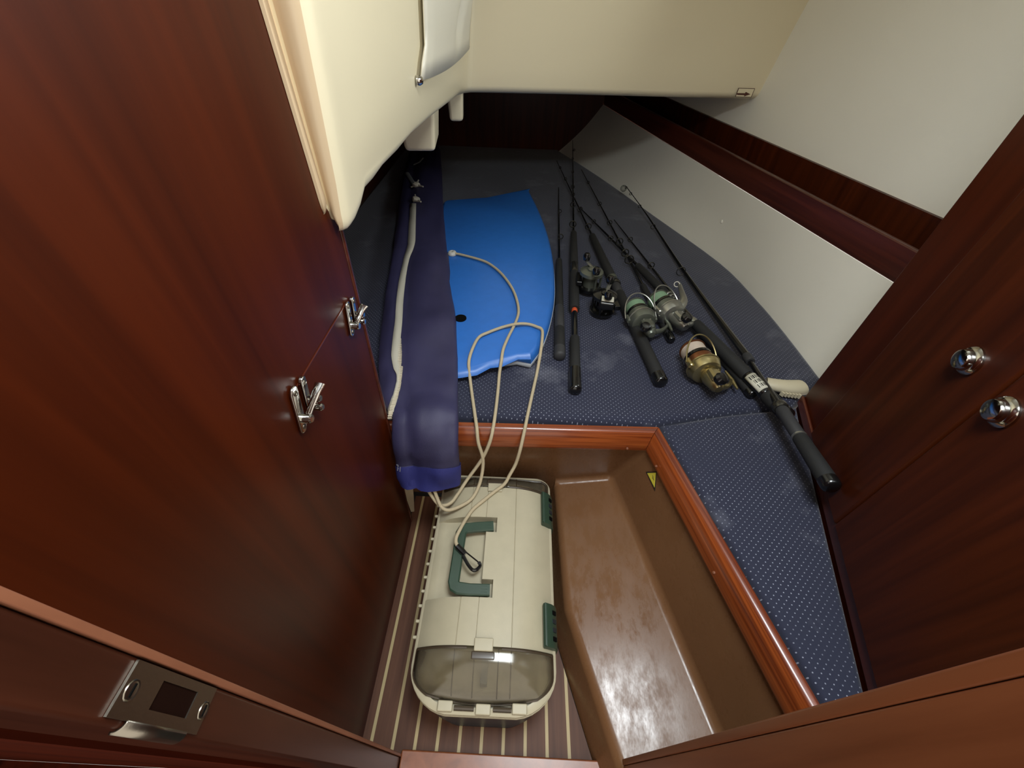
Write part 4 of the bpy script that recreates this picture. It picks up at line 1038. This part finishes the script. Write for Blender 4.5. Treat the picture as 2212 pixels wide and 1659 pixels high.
bm = BM(); box(bm, c_ - V((0, 0, .014)), (.044, .040, .024), Matrix((ax_, ay_, V((0, 0, 1)))).transposed()); h2 = obj('frame', bm, MT['blkg'], None, 0, bevel=.005); h2.parent = cr2; h2.matrix_parent_inverse = Matrix.Translation(-cr2.location)

# rod D: barcode rod with front green reel
pa = atz(1706, 903, Z0 + .040); p2 = atz(1500, 688, Z0 + .042)
d0 = (p2 - pa); tp_ = pa + d0 * 3.4; tp_.z = Z0 + .012
rd, B_, d_, L_ = rod('thick black rod with a white barcode label and a silver spinning reel', pa, tp_, [
    ('butt_cap', 0, .016, .0185, .0185, MT['blkg']), ('grip', .016, .058, .0185, .0185, MT['blk']), ('reel_seat', .058, .11, .0165, .0165, MT['blkg']), ('grip', .11, .285, .0175, .0160, MT['blk']), ('locking_ring', .285, .300, .0120, .0120, MT['rsilver']),
    ('reel_seat', .300, .355, .0105, .0105, MT['blank']), ('fore_grip', .355, .56, .0150, .0120, MT['blk']), ('blank', .56, 1., .0055, .002, MT['blank'])],
    ((.62, .014, 2.4), (.72, .010, 2.4), (.85, .008, 2.4)))
# barcode label wraps the reel seat
up = V((0, 0, 1)); sd = d_.cross(up).normalized(); nn = sd.cross(d_)
def band(t0, t1, r, a0, a1, m, name, par, n=10):
    bm = BM(); rows = []
    for t in (t0, t1): rows.append([B_ + d_ * t + sd * (r * math.cos(lerp(a0, a1, k / n))) + nn * (r * math.sin(lerp(a0, a1, k / n))) for k in range(n + 1)])
    grid(bm, rows); o = obj(name, bm, m, None, 60, solid=.0004, offset=0); o.parent = par; o.matrix_parent_inverse = Matrix.Translation(-rd.location) if par is rd else Matrix.Translation(V((0, 0, 0))); return o
b0, b1 = .064 * L_, .104 * L_
lab = band(b0, b1, .0170, math.radians(25), math.radians(172), MT['label'], 'barcode_label', rd)
for g in range(3):
    z0 = lerp(b0, b1, .14 + .27 * g)
    for j in range(7):
        aa = math.radians(40 + j * 15 + g * 3); bm = BM(); rows = []
        for t in (z0, z0 + (b1 - b0) * .2): rows.append([B_ + d_ * t + sd * (.0174 * math.cos(aa + q)) + nn * (.0174 * math.sin(aa + q)) for q in (0, math.radians(3 + (j * 7 + g * 3) % 5 * 1.6))])
        grid(bm, rows); bq = obj('bar', bm, MT['ink'], None, 0, solid=.0003, offset=0); bq.parent = lab
for j in range(5):
    t0 = (.352 + .0115 * j) * L_; band(t0, t0 + .0075 * L_, .0160, math.radians(50), math.radians(135), MT['rsilver'], 'silver_band', rd, 6)
for c_ in list(rd.children):
    pass
ro_ = atz(1446, 674, Z0 + .047)
axd = (atz(1398, 628, Z0 + .045) - atz(1462, 694, Z0 + .045)).normalized()
stem_dir = (B_ + d_ * (.33 * L_)) - ro_
rl = spinning_reel(rd, ro_, axd, stem_dir, 1.0, MT['rsilver'], MT['copper_grey'] if 'copper_grey' in MT else MT['rgun'], MT['gline'], MT['rsilver'])
bm = BM(); tube(bm, smooth_path([atz(1467, 611, Z0 + .07), atz(1472, 628, Z0 + .075), atz(1477, 650, Z0 + .075), atz(1467, 671, Z0 + .062)], 4), [.0045, .006, .007, .0075, .0085, .009, .010, .0105, .0115, .012, .0115, .0105, .009], 10, .6, 1.)
x = obj('crank_arm', bm, MT['rsilver'], None); x.parent = rl; x.matrix_parent_inverse = Matrix.Translation(-rl.location)
bm = BM(); c_ = atz(1462, 614, Z0 + .072); ring(bm, c_, (CAM - c_), .0080, .0022, 14, 6); x = obj('eye_ring', bm, MT['rsilver'], None); x.parent = rl; x.matrix_parent_inverse = Matrix.Translation(-rl.location)
# rod E: behind it, with the second green reel
pa = atz(1452, 736, Z0 + .016); p2 = atz(1372, 588, Z0 + .014)
tp_ = pa + (p2 - pa) * 3.8; tp_.z = Z0 + .022
re_, B_, d_, L_ = rod('thin dark rod with a worn grey-green reel partly behind the silver spinning reel', pa, tp_, [
    ('butt_cap', 0, .02, .012, .012, MT['blkg']), ('grip', .02, .2, .011, .010, MT['blk']), ('blank', .2, 1., .005, .002, MT['blank'])],
    ((.29, .0, 0) if False else (.30, .016, 2.2), (.40, .013, 2.2), (.52, .010, 2.2), (.66, .008, 2.2), (.85, .006, 2.2)))
ro_ = atz(1386, 690, Z0 + .040)
axd = (atz(1370, 640, Z0 + .045) - atz(1405, 705, Z0 + .045)).normalized()
spinning_reel(re_, ro_, axd, d_.cross(up) * -1 if (d_.cross(up)).dot(B_ + d_ * .2 - ro_) < 0 else d_.cross(up), .95, MT['rgun'], MT['rgun'], MT['gline'], MT['rsilver'])
# rod F: long rod along the hull side, tip ring with a clear float
pa = atz(1800, 1056, Z0 + .085); p2 = atz(1612, 768, Z0 + .030)
rf, B_, d_, L_ = rod('long rod whose grip hangs out over the seat cushion against the locker', pa, p2, [
    ('butt_cap', 0, .05, .0175, .0175, MT['blkg']), ('grip', .05, .30, .0170, .0150, MT['blk']), ('locking_ring', .30, .312, .0150, .0150, MT['rsilver']), ('reel_seat', .312, .50, .0140, .0140, MT['grey']), ('locking_ring', .50, .54, .0165, .0165, MT['guide']), ('blank', .54, .93, .0080, .0070, MT['blkg']), ('locking_ring', .93, 1.0, .0125, .0125, MT['grey'])])
p3 = atz(1480, 590, Z0 + .016); p4 = atz(1400, 468, Z0 + .03); p5 = atz(1352, 402, Z0 + .075)
bm = BM(); pts = smooth_path([p2 - d_ * .001, p3, p4, p5], 8); n_ = len(pts); tube(bm, pts, [lerp(.0105, .0018, min(1, (i / (n_ - 1)) * 1.25)) for i in range(n_)], 10); obj('blank', bm, MT['blank'], rf)
for f, R_ in ((.34, .016), (.60, .010), (.78, .007), (.90, .006), (.97, .005)):
    i = int(f * (n_ - 1)); c = pts[i]; tdir = (pts[min(i + 1, n_ - 1)] - pts[max(0, i - 1)]).normalized(); k = (-tdir.cross(up).normalized() + up * .4).normalized()
    bm = BM(); ring(bm, c + k * (R_ + .003), tdir, R_, .0014, 14, 6); tube(bm, [c, c + k * .004], .0014, 5); obj('guide', bm, MT['guide'], rf)
fl = atz(1350, 412, Z0 + .07)
bm = BM(); bmesh.ops.create_uvsphere(bm, u_segments=16, v_segments=10, radius=.016, matrix=Matrix.Translation(atz(1347, 407, Z0 + .045))); obj('float', bm, MT['clear'], rf)
# rod G: rod under the barcode rod carrying the gold reel
pa = atz(1628, 856, Z0 + .014); p2 = atz(1560, 770, Z0 + .014)
tp_ = pa + (p2 - pa) * 7.
rg, B_, d_, L_ = rod('rod with an angular butt and a gold spinning reel under the barcode rod', pa, tp_, [
    ('butt_cap', 0, .02, .0135, .0135, MT['blkg']), ('grip', .02, .25, .0130, .0125, MT['blk']), ('blank', .25, 1., .006, .002, MT['blank'])], ((.6, .012, 2.2), (.8, .009, 2.2)))
ro_ = atz(1519, 793, Z0 + .047)
axd = (atz(1496, 752, Z0 + .045) - atz(1536, 815, Z0 + .045)).normalized()
spinning_reel(rg, ro_, axd, (B_ + d_ * .12) - ro_, 1.0, MT['rgold'], MT['copper'], MT['wline'], MT['rgold'])
# ---- ivory grip
gp = [atz(1655, 828, Z0 + .018), atz(1675, 832, Z0 + .020), atz(1700, 836, Z0 + .020), atz(1722, 837, Z0 + .020), atz(1732, 837, Z0 + .018)]
ig = tag(empty('plastic_grip', gp[2]), 'short ivory plastic grip with ridged edge poking out beside the barcode', 'grip')
bm = BM(); tube(bm, smooth_path(gp, 5), [.018 + .004 * sst(0, 16, i) for i in range(20)] + [.015], 14, .75, 1.05); obj('body', bm, MT['ivory'], ig)
bm = BM()
for k in range(6):
    q = atz(1690 + k * 7, 851 + k * .8, Z0 + .014); box(bm, q, (.004, .010, .012), Matrix.Rotation(.5, 3, 'Z'))
obj('finger_ridges', bm, MT['ivory'], ig, ang=0)
